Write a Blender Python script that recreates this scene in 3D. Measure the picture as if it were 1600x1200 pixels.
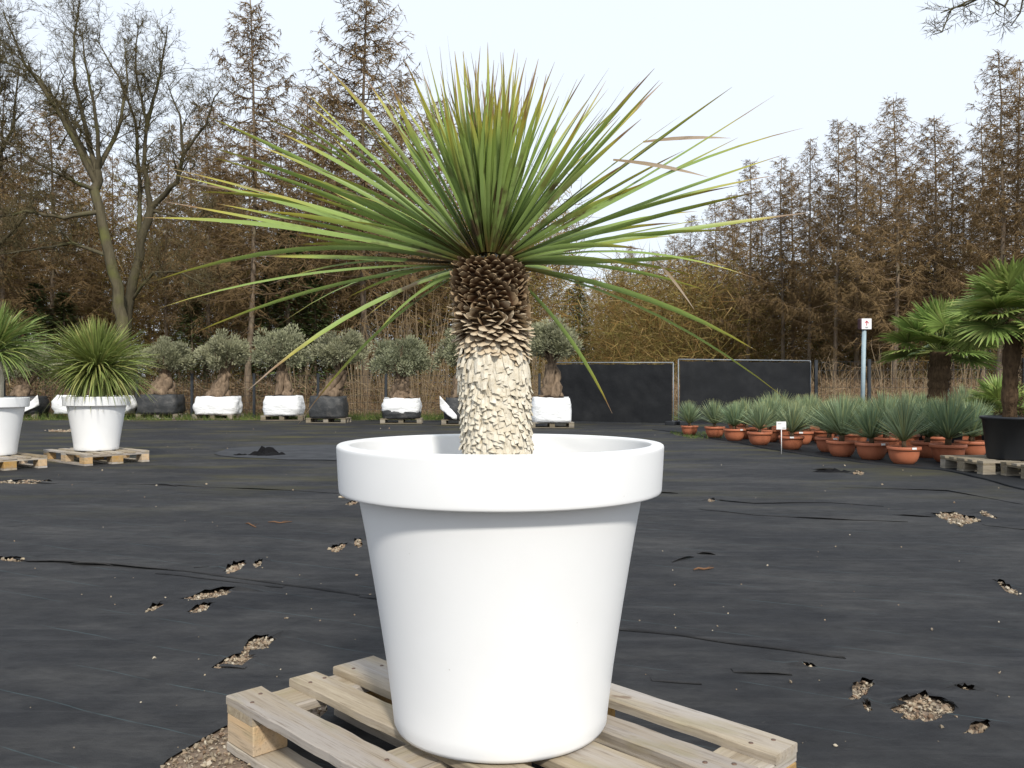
import bpy, bmesh, math, random
from mathutils import Vector, Matrix, noise
from mathutils.geometry import delaunay_2d_cdt
for o in list(bpy.data.objects): bpy.data.objects.remove(o)
S = bpy.context.scene
COL = S.collection
R = math.radians
rnd = random.Random(7)

# ------------------------------------------------------------------ camera
EYE, F, HY = 0.964, 1320.0, 603.0          # eye height (m), focal length and horizon row at 1600 x 1200
cd = bpy.data.cameras.new('camera'); cam = bpy.data.objects.new('camera', cd); COL.objects.link(cam)
cam.location = (0, 0, EYE); cam.rotation_euler = (R(90), 0, 0)
cd.sensor_width = 36; cd.lens = F/1600*36; cd.shift_y = (HY-600)/1600
cd.clip_start = .05; cd.clip_end = 2000
S.camera = cam
S.render.resolution_x, S.render.resolution_y = 1024, 768

# ------------------------------------------------------------------ sky, sun, exposure
SUN_EL, SUN_AZ = 39, 166                    # azimuth clockwise from +Y: behind the camera, to its right
w = bpy.data.worlds.new('World'); S.world = w; w.use_nodes = True
nt = w.node_tree; nt.nodes.clear()
sky = nt.nodes.new('ShaderNodeTexSky'); sky.sky_type = 'NISHITA'; sky.sun_disc = False
sky.sun_elevation = R(SUN_EL); sky.sun_rotation = R(SUN_AZ); sky.air_density = 1; sky.dust_density = 2
mixs = nt.nodes.new('ShaderNodeMix'); mixs.data_type = 'RGBA'
mixs.inputs[0].default_value = .88          # thin high cloud over the blue
mixs.inputs[7].default_value = (8.1, 8.75, 9.6, 1)
bg = nt.nodes.new('ShaderNodeBackground'); bg.inputs[1].default_value = .095
wo = nt.nodes.new('ShaderNodeOutputWorld')
nt.links.new(sky.outputs[0], mixs.inputs[6]); nt.links.new(mixs.outputs[2], bg.inputs[0]); nt.links.new(bg.outputs[0], wo.inputs[0])
sd = bpy.data.lights.new('sun', 'SUN'); sd.energy = 2.9; sd.angle = R(5.0); sd.color = (1, .95, .86)
so = bpy.data.objects.new('sun', sd); COL.objects.link(so); so.location = (6, -12, 16)
a, e = R(SUN_AZ), R(SUN_EL)
so.rotation_euler = Vector((-math.sin(a)*math.cos(e), -math.cos(a)*math.cos(e), -math.sin(e))).to_track_quat('-Z', 'Y').to_euler()
S.view_settings.view_transform = 'Standard'; S.view_settings.look = 'None'
S.view_settings.exposure = .4; S.view_settings.gamma = 1

# ------------------------------------------------------------------ helpers
def at(px, py, d):                          # photograph position + distance -> point in the place
    return Vector(((px-800)/F*d, d, EYE-(py-HY)/F*d))
def gr(px, py, z=0.0):                      # photograph position -> point on the ground
    d = F*(EYE-z)/(py-HY)
    return Vector(((px-800)/F*d, d, z))

class MB:
    def __init__(s): s.v=[]; s.f=[]; s.a=[]; s.r=[]; s.sm=True
    def add(s, vs, fs, a=None, r=0.0):
        n=len(s.v); s.v.extend(vs); s.f.extend([tuple(i+n for i in f) for f in fs])
        s.a.extend(a if a is not None else [0.0]*len(vs)); s.r.extend([r]*len(vs))
    def box(s, c, sz, rz=0, r=0.0, j=0.0):
        c=Vector(c); m=Matrix.Rotation(rz,3,'Z'); vs=[]
        for x in (-.5,.5):
            for y in (-.5,.5):
                for z in (-.5,.5):
                    vs.append(c+m@Vector((x*sz[0]+rnd.uniform(-j,j),y*sz[1]+rnd.uniform(-j,j),z*sz[2]+rnd.uniform(-j,j)*.5)))
        s.add(vs,[(0,1,3,2),(4,6,7,5),(0,4,5,1),(2,3,7,6),(0,2,6,4),(1,5,7,3)],None,r)
    def tube(s, pts, rad, n=5, cap=True, r=0.0):
        m=len(pts); vs=[]; al=[]
        x=None
        for i,p in enumerate(pts):
            t=(pts[min(i+1,m-1)]-pts[max(i-1,0)])
            if t.length<1e-9: t=Vector((0,0,1))
            t.normalize()
            if x is None: x=t.orthogonal().normalized()
            else:
                x=x-t*x.dot(t)
                x=x.normalized() if x.length>1e-6 else t.orthogonal().normalized()
            y=t.cross(x)
            for k in range(n):
                q=2*math.pi*k/n
                vs.append(p+(x*math.cos(q)+y*math.sin(q))*rad[i]); al.append(i/max(1,m-1))
        fs=[]
        for i in range(m-1):
            for k in range(n):
                k2=(k+1)%n
                fs.append((i*n+k,i*n+k2,(i+1)*n+k2,(i+1)*n+k))
        if cap: fs+= [tuple(range(n-1,-1,-1)),tuple((m-1)*n+k for k in range(n))]
        s.add(vs,fs,al,r)
    def spike(s, p, q, rad, r=0.0, a0=0.0, a1=1.0):       # 3-sided cone, cheap twig
        t=(q-p)
        if t.length<1e-6: return
        x=t.orthogonal().normalized()*rad; y=t.normalized().cross(x)
        s.add([p+x,p-x*.5+y*.87,p-x*.5-y*.87,q],[(0,1,3),(1,2,3),(2,0,3)],[a0,a0,a0,a1],r)
    def lathe(s, prof, n=64, c=(0,0,0), wob=None):
        vs=[]; c=Vector(c)
        for i,(rr,z) in enumerate(prof):
            for k in range(n):
                q=2*math.pi*k/n
                k_=1 if wob is None else wob(q,i)
                vs.append(c+Vector((rr*k_*math.cos(q),rr*k_*math.sin(q),z)))
        fs=[]
        for i in range(len(prof)-1):
            for k in range(n):
                k2=(k+1)%n; fs.append((i*n+k,i*n+k2,(i+1)*n+k2,(i+1)*n+k))
        s.add(vs,fs)
    def blade(s, p0, p1, p2, wd, n=7, fold=.25, r=0.0, up=Vector((0,0,1)), roll=0.0, base=.5, flat=False, tap=.45, ramp=True):
        vs=[]; al=[]
        for i in range(n+1):
            t=i/n
            p=p0*(1-t)**2+p1*2*t*(1-t)+p2*t*t
            tg=((p1-p0)*(1-t)+(p2-p1)*t).normalized()
            sd_=tg.cross(up)
            if sd_.length<1e-3: sd_=Vector((1,0,0))
            sd_.normalize()
            if roll: sd_=Matrix.Rotation(roll*((.4+.6*t) if ramp else 1),3,tg)@sd_
            nm=sd_.cross(tg)
            pr=(base+(1-base)*min(1,t/.35))*(1-max(0,(t-tap)/(1-tap))**1.7)
            ww=max(wd*pr*.5,wd*.03)
            if flat: vs+=[p-sd_*ww,p+sd_*ww]; al+=[t]*2
            else: vs+=[p-sd_*ww+nm*ww*fold*2,p,p+sd_*ww+nm*ww*fold*2]; al+=[t]*3
        k=2 if flat else 3
        fs=[]
        for i in range(n):
            for j in range(k-1):
                b=i*k+j; fs.append((b,b+1,b+k+1,b+k))
        s.add(vs,fs,al,r)
    def mesh(s, name, smooth=True):
        me=bpy.data.meshes.new(name); me.from_pydata(s.v,[],s.f)
        for nm,dat in (('along',s.a),('rnd',s.r)):
            at_=me.attributes.new(nm,'FLOAT','POINT'); at_.data.foreach_set('value',dat)
        if smooth: me.polygons.foreach_set('use_smooth',[True]*len(me.polygons))
        me.update(); return me
    def build(s, name, mat, parent=None, smooth=True, loc=None):
        return obj(name, s.mesh(name,smooth), mat, parent, loc)

def obj(name, me, mat=None, parent=None, loc=None):
    o=bpy.data.objects.new(name,me); COL.objects.link(o)
    if mat is not None and len(me.materials)==0: me.materials.append(mat)
    if parent is not None: o.parent=parent
    if loc is not None: o.location=loc
    return o
def empty(name, loc=(0,0,0), rz=0):
    o=bpy.data.objects.new(name,None); COL.objects.link(o); o.location=loc; o.rotation_euler=(0,0,rz); o.empty_display_size=.1
    return o
def tag(o, label, cat, group=None):
    o['label']=label; o['category']=cat
    if group: o['group']=group
    return o
def struct(o, kind='structure', label=None): 
    o['kind']=kind
    if label: o['label']=label
    return o
def kids(o): return [c for c in bpy.data.objects if c.parent==o]
def copy_tree(o, parent=None, ch=None):
    c=o.copy(); COL.objects.link(c)
    if parent is not None: c.parent=parent
    for k in (ch if ch is not None else kids(o)): copy_tree(k,c)
    return c
def bevel(o, wdt, seg=2):
    m=o.modifiers.new('bevel','BEVEL'); m.width=wdt; m.segments=seg; m.limit_method='ANGLE'; m.angle_limit=R(40); return o
def nz(p, sc=1.0, seed=0.0): return noise.noise(Vector((p[0]*sc+seed,p[1]*sc-seed,p[2]*sc+seed*.7)))

# ------------------------------------------------------------------ materials
class NT:
    def __init__(s, name, rough=.7, spec=.3):
        s.m=bpy.data.materials.new(name); s.m.use_nodes=True; s.t=s.m.node_tree
        s.b=s.t.nodes['Principled BSDF']; s.b.inputs['Roughness'].default_value=rough
        s.b.inputs['Specular IOR Level'].default_value=spec; s.out=s.t.nodes['Material Output']
    def n(s, typ, **k):
        x=s.t.nodes.new(typ)
        for a_,v in k.items(): setattr(x,a_,v)
        return x
    def l(s,a_,b_): s.t.links.new(a_,b_)
    def coord(s, scale=(1,1,1), rot=(0,0,0), world=False):
        if world: src=s.n('ShaderNodeNewGeometry').outputs['Position']
        else: src=s.n('ShaderNodeTexCoord').outputs['Object']
        mp=s.n('ShaderNodeMapping'); mp.inputs['Scale'].default_value=scale; mp.inputs['Rotation'].default_value=rot
        s.l(src,mp.inputs[0]); return mp.outputs[0]
    def noise(s, co, scale, det=4, rough=.55):
        x=s.n('ShaderNodeTexNoise'); x.inputs['Scale'].default_value=scale; x.inputs['Detail'].default_value=det; x.inputs['Roughness'].default_value=rough
        if co is not None: s.l(co,x.inputs['Vector'])
        return x.outputs['Fac']
    def ramp(s, fac, stops):
        x=s.n('ShaderNodeValToRGB'); r_=x.color_ramp
        while len(r_.elements)<len(stops): r_.elements.new(.5)
        for e_,(p,c) in zip(r_.elements,stops):
            e_.position=p; e_.color=(c,c,c,1) if not hasattr(c,'__len__') else (*c,1)
        s.l(fac,x.inputs[0]); return x.outputs[0]
    def mix(s, fac, a_, b_, bt='MIX'):
        x=s.n('ShaderNodeMix',data_type='RGBA',blend_type=bt)
        for i,v in ((0,fac),(6,a_),(7,b_)):
            if hasattr(v,'links'): s.l(v,x.inputs[i])
            else: x.inputs[i].default_value = v if i==0 else (*v,1)
        return x.outputs[2]
    def math(s, op, a_, b_=0.0, c_=0.0):
        x=s.n('ShaderNodeMath',operation=op)
        for i,v in enumerate((a_,b_,c_)):
            if hasattr(v,'links'): s.l(v,x.inputs[i])
            else: x.inputs[i].default_value=v
        return x.outputs[0]
    def attr(s, nm): return s.n('ShaderNodeAttribute',attribute_name=nm).outputs['Fac']
    def orand(s): return s.n('ShaderNodeObjectInfo').outputs['Random']
    def bump(s, h, st=.3, dist=.01):
        x=s.n('ShaderNodeBump'); x.inputs['Strength'].default_value=st; x.inputs['Distance'].default_value=dist
        s.l(h,x.inputs['Height']); s.l(x.outputs[0],s.b.inputs['Normal'])
    def color(s, c):
        if hasattr(c,'links'): s.l(c,s.b.inputs['Base Color'])
        else: s.b.inputs['Base Color'].default_value=(*c,1)
    def translucent(s, col, fac=.3):
        tr=s.n('ShaderNodeBsdfTranslucent'); mx=s.n('ShaderNodeMixShader'); mx.inputs[0].default_value=fac
        if hasattr(col,'links'): s.l(col,tr.inputs[0])
        else: tr.inputs[0].default_value=(*col,1)
        s.l(s.b.outputs[0],mx.inputs[1]); s.l(tr.outputs[0],mx.inputs[2]); s.l(mx.outputs[0],s.out.inputs[0])

def simple(name, c1, c2, scale=3.0, rough=.75, spec=.3, bump=0, world=False, det=5, stretch=(1,1,1), objvar=0.0):
    k=NT(name,rough,spec); co=k.coord(stretch,world=world)
    f_=k.noise(co,scale,det); c=k.mix(k.ramp(f_,[(.3,0.0),(.7,1.0)]),c1,c2)
    if objvar:
        v=k.math('MULTIPLY_ADD',k.orand(),objvar*2,1-objvar)
        c=k.mix(1.0,c,(1,1,1),'MULTIPLY') if False else c
        hs=k.n('ShaderNodeHueSaturation'); k.l(c,hs.inputs['Color']); k.l(v,hs.inputs['Value']); c=hs.outputs[0]
    k.color(c)
    if bump: k.bump(f_,bump,.01)
    return k.m

M={}
# black woven ground fabric
k=NT('woven_fabric',.78,.22); co=k.coord(world=True)
big=k.noise(co,.55,6,.6); med=k.noise(k.coord((1,2.2,1),(0,0,R(25)),world=True),1.6,6,.62); fine=k.noise(co,260,2)
c=k.mix(k.ramp(big,[(.3,0.0),(.72,1.0)]),(.014,.0150,.0180),(.024,.0245,.0265))
c=k.mix(k.ramp(med,[(.42,0.0),(.75,.65)]),c,(.038,.0375,.037))
du=k.noise(k.coord((.6,1.5,1),(0,0,R(20)),world=True),.9,7,.7); c=k.mix(k.ramp(du,[(.48,0.0),(.68,.75)]),c,(.058,.057,.056))
mt=k.ramp(k.noise(k.coord((1,1.6,1),(0,0,R(25)),world=True),7,7,.72),[(.32,(.62,.62,.64)),(.68,(1.3,1.29,1.26))]); c=k.mix(1.0,c,mt,'MULTIPLY')
st2=k.ramp(k.noise(k.coord((.35,7,1),(0,0,R(24)),world=True),2.2,5,.6),[(.55,0.0),(.72,.5)]); c=k.mix(st2,c,(.050,.050,.052))
# algae film, mostly on the far, damp side
sx=k.n('ShaderNodeSeparateXYZ'); k.l(co,sx.inputs[0])
far=k.ramp(k.math('MULTIPLY',sx.outputs[1],.05),[(.28,0.0),(.55,1.0)])
mo=k.ramp(k.noise(k.coord((.5,1.4,1),world=True),1.1,6,.65),[(.5,0.0),(.68,.75)])
c=k.mix(k.math('MULTIPLY',far,mo),c,(.078,.070,.022))
# dirt specks
sp=k.ramp(k.noise(co,38,3,.7),[(.70,0.0),(.78,.5)])
c=k.mix(sp,c,(.06,.055,.05))
dk=k.ramp(k.noise(k.coord((1,3,1),(0,0,R(25)),world=True),3.2,5,.75),[(.66,0.0),(.74,.8)])
c=k.mix(dk,c,(.007,.007,.008))
# guide threads woven in every quarter metre
rot=k.coord((1,1,1),(0,0,R(26)),world=True); s2=k.n('ShaderNodeSeparateXYZ'); k.l(rot,s2.inputs[0])
wv=k.math('ADD',s2.outputs[1],k.math('MULTIPLY',k.noise(rot,.8,3),.12))
ln=k.math('LESS_THAN',k.math('ABSOLUTE',k.math('SUBTRACT',k.math('FRACT',k.math('MULTIPLY',wv,3.7)),.5)),.008)
brk=k.ramp(k.noise(k.coord((1,1,1),world=True),2.5,4),[(.45,0.0),(.6,.5)])
c=k.mix(k.math('MULTIPLY',ln,brk),c,(.07,.115,.125))
k.color(c)
wr=k.noise(k.coord((1,4,1),(0,0,R(25)),world=True),5,6,.7)
k.bump(k.math('ADD',k.math('MULTIPLY',fine,.12),wr),.6,.016); M['fabric']=k.m
M['gravel']=simple('gravel_soil',(.10,.075,.055),(.25,.19,.14),60,.9,.2,.5,True)
k=NT('pebble',.85,.25); r_=k.attr('rnd')
k.color(k.ramp(r_,[(0,(.14,.09,.06)),(.3,(.27,.20,.135)),(.55,(.18,.15,.115)),(.8,(.32,.26,.18)),(1,(.45,.40,.32))])); M['pebble']=k.m
M['earth']=simple('forest_floor',(.055,.038,.022),(.10,.075,.04),.8,.95,.1,.4,True)
k=NT('verge',.95,.1); co=k.coord(world=True)
k.color(k.mix(k.ramp(k.noise(co,1.0,6),[(.38,0.0),(.52,1.0)]),(.14,.105,.065),(.075,.10,.025))); k.bump(k.noise(co,30,4),.6,.02); M['verge']=k.m

# white pot plastic
k=NT('white_plastic',.38,.4); co=k.coord()
f_=k.noise(co,7,6,.6); c=k.mix(k.ramp(f_,[(.45,0.0),(.8,.5)]),(.80,.805,.81),(.76,.765,.765))
sm=k.ramp(k.noise(k.coord((1,1,.25)),22,5,.7),[(.70,0.0),(.80,.45)])
sk=k.ramp(k.noise(k.coord((1,1,1)),55,2,.4),[(.80,0.0),(.83,.7)]); c=k.mix(sk,c,(.42,.38,.32))
c=k.mix(sm,c,(.60,.59,.56)); k.color(c); k.bump(k.noise(co,90,3),.05,.002); M['white']=k.m
# timber
def timber(name, c1, c2, c3):
    k=NT(name,.82,.2); co=k.coord((1.2,14,14)); 
    off=k.n('ShaderNodeVectorMath',operation='ADD'); k.l(co,off.inputs[0])
    cm=k.n('ShaderNodeCombineXYZ'); k.l(k.math('MULTIPLY',k.orand(),40),cm.inputs[0]); k.l(k.math('MULTIPLY',k.orand(),17),cm.inputs[1]); k.l(cm.outputs[0],off.inputs[1])
    g=k.noise(off.outputs[0],3.2,6,.65); st=k.noise(off.outputs[0],.6,4,.6)
    c=k.mix(k.ramp(g,[(.3,0.0),(.7,1.0)]),c1,c2)
    c=k.mix(k.ramp(st,[(.42,0.0),(.62,.9)]),c,c3)
    ol=k.noise(k.coord((1.6,6,6)),2.3,5,.6); c=k.mix(k.ramp(ol,[(.56,0.0),(.72,.55)]),c,(.25,.215,.10))
    kn=k.noise(k.coord((5,9,9)),2.1,2,.4); c=k.mix(k.ramp(kn,[(.70,0.0),(.76,.7)]),c,(.15,.085,.04))
    fz=k.noise(k.coord((3,70,70)),2.2,4,.7)
    c=k.mix(k.ramp(fz,[(.52,0.0),(.70,.65)]),c,(.12,.085,.05))
    hs=k.n('ShaderNodeHueSaturation'); k.l(c,hs.inputs['Color']); k.l(k.math('MULTIPLY_ADD',k.orand(),.5,.74),hs.inputs['Value']); k.l(k.math('MULTIPLY_ADD',k.orand(),-.5,1.15),hs.inputs['Saturation'])
    k.color(hs.outputs[0]); k.bump(k.math('ADD',g,fz),.35,.004); return k.m
M['wood']=timber('pallet_timber',(.25,.19,.115),(.38,.31,.21),(.36,.325,.295))
M['block']=timber('block_timber',(.44,.25,.08),(.54,.35,.15),(.42,.31,.19))
M['oldwood']=timber('weathered_timber',(.20,.17,.12),(.30,.25,.18),(.16,.14,.11))
M['nail']=simple('rusty_nail',(.08,.05,.04),(.14,.08,.05),30,.6,.5)
# main yucca
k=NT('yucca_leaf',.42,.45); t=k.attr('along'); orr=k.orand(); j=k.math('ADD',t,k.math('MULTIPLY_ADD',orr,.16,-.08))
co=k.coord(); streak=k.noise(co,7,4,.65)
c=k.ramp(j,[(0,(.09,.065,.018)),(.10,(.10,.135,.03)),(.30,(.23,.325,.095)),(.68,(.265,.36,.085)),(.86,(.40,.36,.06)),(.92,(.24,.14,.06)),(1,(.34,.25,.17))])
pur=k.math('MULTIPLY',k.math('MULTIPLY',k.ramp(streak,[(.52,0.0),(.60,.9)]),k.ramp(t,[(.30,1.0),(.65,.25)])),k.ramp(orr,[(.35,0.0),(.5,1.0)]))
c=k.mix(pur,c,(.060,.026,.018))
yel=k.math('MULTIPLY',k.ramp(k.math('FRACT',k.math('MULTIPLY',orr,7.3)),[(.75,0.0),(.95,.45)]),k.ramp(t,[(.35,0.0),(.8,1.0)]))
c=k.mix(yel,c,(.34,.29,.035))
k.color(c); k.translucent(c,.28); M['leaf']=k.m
k=NT('dry_leaf',.7,.2); dc=k.mix(k.attr('along'),(.30,.22,.14),(.46,.37,.28)); k.color(dc); k.translucent(dc,.35); M['dryleaf']=k.m
k=NT('cream_scale',.85,.15); co=k.coord(); v=k.math('MULTIPLY_ADD',k.orand(),.0,0)
pos=k.n('ShaderNodeNewGeometry').outputs['Position']; f_=k.noise(pos,60,4); f2=k.noise(pos,220,3)
c=k.mix(k.ramp(f_,[(.3,0.0),(.7,1.0)]),(.52,.455,.34),(.68,.635,.54)); c=k.mix(k.ramp(f2,[(.55,0.0),(.75,.6)]),c,(.38,.30,.20))
k.color(c); k.bump(f2,.3,.003); M['cream']=k.m
k=NT('brown_scale',.8,.2); pos=k.n('ShaderNodeNewGeometry').outputs['Position']; f_=k.noise(pos,50,4)
c=k.mix(k.ramp(k.attr('along'),[(.45,0.0),(.95,1.0)]),k.mix(f_,(.055,.028,.014),(.13,.07,.035)),k.mix(f_,(.24,.16,.09),(.42,.32,.2)))
k.color(c); M['brown']=k.m
k=NT('tan_scale',.8,.2); pos=k.n('ShaderNodeNewGeometry').outputs['Position']; f_=k.noise(pos,50,4)
k.color(k.mix(k.ramp(k.attr('along'),[(.15,0.0),(.75,1.0)]),k.mix(f_,(.12,.07,.04),(.24,.16,.10)),k.mix(f_,(.40,.31,.2),(.60,.51,.38)))); M['tan']=k.m
M['core']=simple('trunk_core',(.05,.032,.018),(.12,.08,.05),30,.9,.1)
M['soil']=simple('potting_soil',(.02,.015,.011),(.045,.033,.024),40,.95,.1,.6)
# smaller plants
def leafmat(name, c0, c1, c2, tr=.25, var=.25):
    k=NT(name,.5,.35); t=k.attr('along'); r_=k.attr('rnd')
    c=k.ramp(t,[(0,c0),(.35,c1),(.9,c1),(1,c2)])
    c=k.mix(k.ramp(k.math('FRACT',k.math('MULTIPLY',r_,9.7)),[(.72,0.0),(.9,.6)]),c,c2)
    hs=k.n('ShaderNodeHueSaturation'); k.l(c,hs.inputs['Color']); k.l(k.math('MULTIPLY_ADD',r_,var*2,1-var),hs.inputs['Value'])
    k.l(k.math('MULTIPLY_ADD',k.orand(),.03,.485),hs.inputs['Hue'])
    k.color(hs.outputs[0]); k.translucent(hs.outputs[0],tr); return k.m
M['bluegreen']=leafmat('blue_yucca_leaf',(.13,.14,.05),(.215,.285,.165),(.42,.43,.18))
M['midgreen']=leafmat('green_yucca_leaf',(.07,.10,.025),(.20,.265,.075),(.42,.40,.14))
M['palm']=leafmat('palm_leaf',(.10,.14,.03),(.20,.275,.07),(.38,.38,.13),.25,.35)
M['olive']=leafmat('olive_leaf',(.16,.165,.09),(.25,.255,.155),(.36,.355,.24),.2,.45)
M['spruce']=leafmat('evergreen_needles',(.045,.065,.02),(.075,.105,.035),(.11,.14,.05),.1,.5)
M['petiole']=simple('palm_stalk',(.12,.16,.04),(.2,.22,.07),8)
M['fibre']=simple('palm_fibre',(.05,.032,.02),(.13,.085,.05),14,.95,.1,.8,stretch=(3,3,1))
M['olivebark']=simple('olive_bark',(.09,.065,.045),(.26,.19,.13),7,.9,.1,.8,stretch=(2,2,.7))
def bark(name,c1,c2,c3,tw):
    k=NT(name,.9,.12); co=k.coord((3,3,.6)); f_=k.noise(co,3,6,.65)
    c=k.mix(k.ramp(f_,[(.3,0.0),(.7,1.0)]),c1,c2)
    c=k.mix(k.ramp(k.noise(k.coord(),1.3,4),[(.5,0.0),(.7,.7)]),c,c3)
    c=k.mix(k.ramp(k.attr('rnd'),[(.1,0.0),(.6,1.0)]),c,tw)
    hs=k.n('ShaderNodeHueSaturation'); k.l(c,hs.inputs['Color']); k.l(k.math('MULTIPLY_ADD',k.orand(),.4,.8),hs.inputs['Value'])
    k.color(hs.outputs[0]); k.bump(f_,.5,.03); return k.m
M['larch']=bark('larch_bark',(.12,.088,.062),(.24,.19,.14),(.16,.14,.085),(.14,.085,.042))
M['oak']=bark('mossy_bark',(.055,.047,.030),(.11,.095,.06),(.10,.105,.032),(.10,.082,.042))
M['larchtwig']=bark('larch_twigs',(.13,.082,.040),(.20,.132,.064),(.165,.135,.048),(.19,.128,.062))
M['shrub']=simple('shrub_bark',(.16,.115,.065),(.26,.20,.13),3,.9,.1)
k=NT('brushwood',.95,.05); k.color(k.ramp(k.attr('rnd'),[(0,(.10,.06,.022)),(.25,(.21,.125,.045)),(.5,(.14,.125,.038)),(.75,(.235,.18,.06)),(1,(.30,.21,.10))])); M['brush']=k.m
k=NT('dry_stems',.95,.05); k.color(k.ramp(k.attr('rnd'),[(0,(.15,.085,.05)),(.5,(.25,.17,.10)),(1,(.36,.28,.18))])); M['drystem']=k.m
k=NT('grass',.8,.2); k.color(k.ramp(k.attr('rnd'),[(0,(.05,.085,.018)),(.6,(.09,.13,.03)),(1,(.2,.18,.07))])); M['grass']=k.m
# hardware
M['terracotta']=simple('terracotta_plastic',(.34,.105,.050),(.44,.155,.08),4,.55,.35,0,objvar=.12)
k=NT('white_bag',.6,.3); co=k.coord(); f_=k.noise(co,5,5,.6); k.color(k.mix(k.ramp(f_,[(.5,0.0),(.8,.5)]),(.78,.79,.80),(.58,.58,.57))); k.bump(k.noise(k.coord((1,1,2.5)),6,5,.6),.6,.05); M['bag']=k.m
k=NT('black_bag',.55,.4); co=k.coord(); f_=k.noise(co,7,5,.7); k.color(k.mix(k.ramp(f_,[(.5,0.0),(.8,.6)]),(.03,.032,.034),(.13,.12,.11))); k.bump(f_,.5,.04); M['blackbag']=k.m
M['blackpot']=simple('black_plastic',(.012,.014,.017),(.02,.022,.026),5,.5,.4)
k=NT('screen_mesh',.75,.2); co=k.coord(); f_=k.noise(co,1.6,6,.65); k.color(k.mix(k.ramp(f_,[(.45,0.0),(.8,.7)]),(.012,.013,.015),(.028,.029,.031))); k.bump(f_,.4,.06); M['screen']=k.m
M['dusty']=simple('dusty_grey_fabric',(.026,.028,.032),(.055,.058,.064),3.5,.8,.25,.4,det=7)
M['torn']=simple('torn_black_cloth',(.006,.006,.007),(.012,.012,.013),5,.95,.08)
M['galv']=simple('galvanised_steel',(.13,.15,.17),(.22,.24,.26),8,.45,.5)
M['darkpost']=simple('anthracite_paint',(.018,.022,.027),(.03,.034,.04),8,.5,.4)
M['signpost']=simple('blue_grey_post',(.25,.33,.37),(.32,.40,.43),8,.5,.4)
M['signwhite']=simple('white_panel',(.74,.73,.73),(.80,.80,.80),6,.4,.4)
M['signdark']=simple('dark_purple_side',(.05,.02,.03),(.08,.035,.045),6,.5,.4)
M['red']=simple('red_print',(.42,.02,.05),(.5,.03,.06),6,.5,.3)
M['ink']=simple('grey_print',(.12,.12,.13),(.2,.2,.21),20,.6,.2)

# ================================================================== GROUND
def sheet(name, x0,x1,y0,y1,z,nx,ny,mat,amp=0.0,sc=.1):
    mb=MB()
    vs=[Vector((x0+(x1-x0)*i/nx,y0+(y1-y0)*j/ny,0)) for j in range(ny+1) for i in range(nx+1)]
    for v in vs: v.z=z+amp*nz((v.x,v.y,0),sc)
    mb.add(vs,[(j*(nx+1)+i,j*(nx+1)+i+1,(j+1)*(nx+1)+i+1,(j+1)*(nx+1)+i) for j in range(ny) for i in range(nx)])
    return struct(mb.build(name,mat))
sheet('ground',-700,700,-300,1100,-.05,28,28,M['earth'])
sheet('gravel_bed',-15,17,-1.5,24.2,-.007,4,4,M['gravel'])
sheet('verge',-60,60,23.3,27.5,-.012,60,8,M['verge'],.02,.6)

def hole(cx,cy,w_,h_,sl,n=22,jit=.32):
    pts=[]
    for i in range(n):
        q=2*math.pi*i/n; k_=1+rnd.uniform(-jit,jit)*1.2
        x=math.cos(q)*w_/2*k_; y=-math.sin(q)*h_/2*(1+rnd.uniform(-jit,jit))
        pts.append(gr(cx+x, cy+y+x*sl*.9))
    return pts
HOLES=[hole(*h) for h in [(367,889,32,13,-.45),(404,883,13,8,-.4),(333,930,78,10,-.14),(240,951,27,7,-.4),(315,952,38,8,-.3),
 (403,1009,60,18,-.35),(369,1035,58,17,-.3),(527,858,26,9,-.2),(560,850,13,12,0),(540,777,20,4,-.1),(550,788,18,4,-.2),
 (35,754,84,4.5,.0),(18,876,44,4,.06),(1495,812,62,17,.2),(1541,805,32,5,.3),(1342,740,16,5,.1),
 (1345,1080,36,24,-.3),(1441,1109,76,38,0),(1527,1141,38,15,-.25),(1356,1107,13,13,.6),(1575,921,42,9,.55),(1510,1078,30,4,.1),(1263,1042,24,3,.1),(105,674,66,2.2,0),(1111,783,11,4,0),(700,760,10,3,0)]]
HOLES.append([gr(*p) for p in [(225,1230),(262,1188),(300,1165),(345,1139),(430,1102),(505,1078),(512,1112),(480,1140),(430,1165),(452,1215),(490,1290),(230,1290)]])
def inside(p,poly):
    c=False; n=len(poly)
    for i in range(n):
        a_,b_=poly[i],poly[i-1]
        if (a_.y>p[1])!=(b_.y>p[1]) and p[0]<(b_.x-a_.x)*(p[1]-a_.y)/(b_.y-a_.y)+a_.x: c=not c
    return c
def fab_z(x,y):
    return .002+.005*abs(nz((x,y,0),1.1))+.004*abs(nz((x*.8+y*2.2,y*2-x*.9,0),.9,5))
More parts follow.
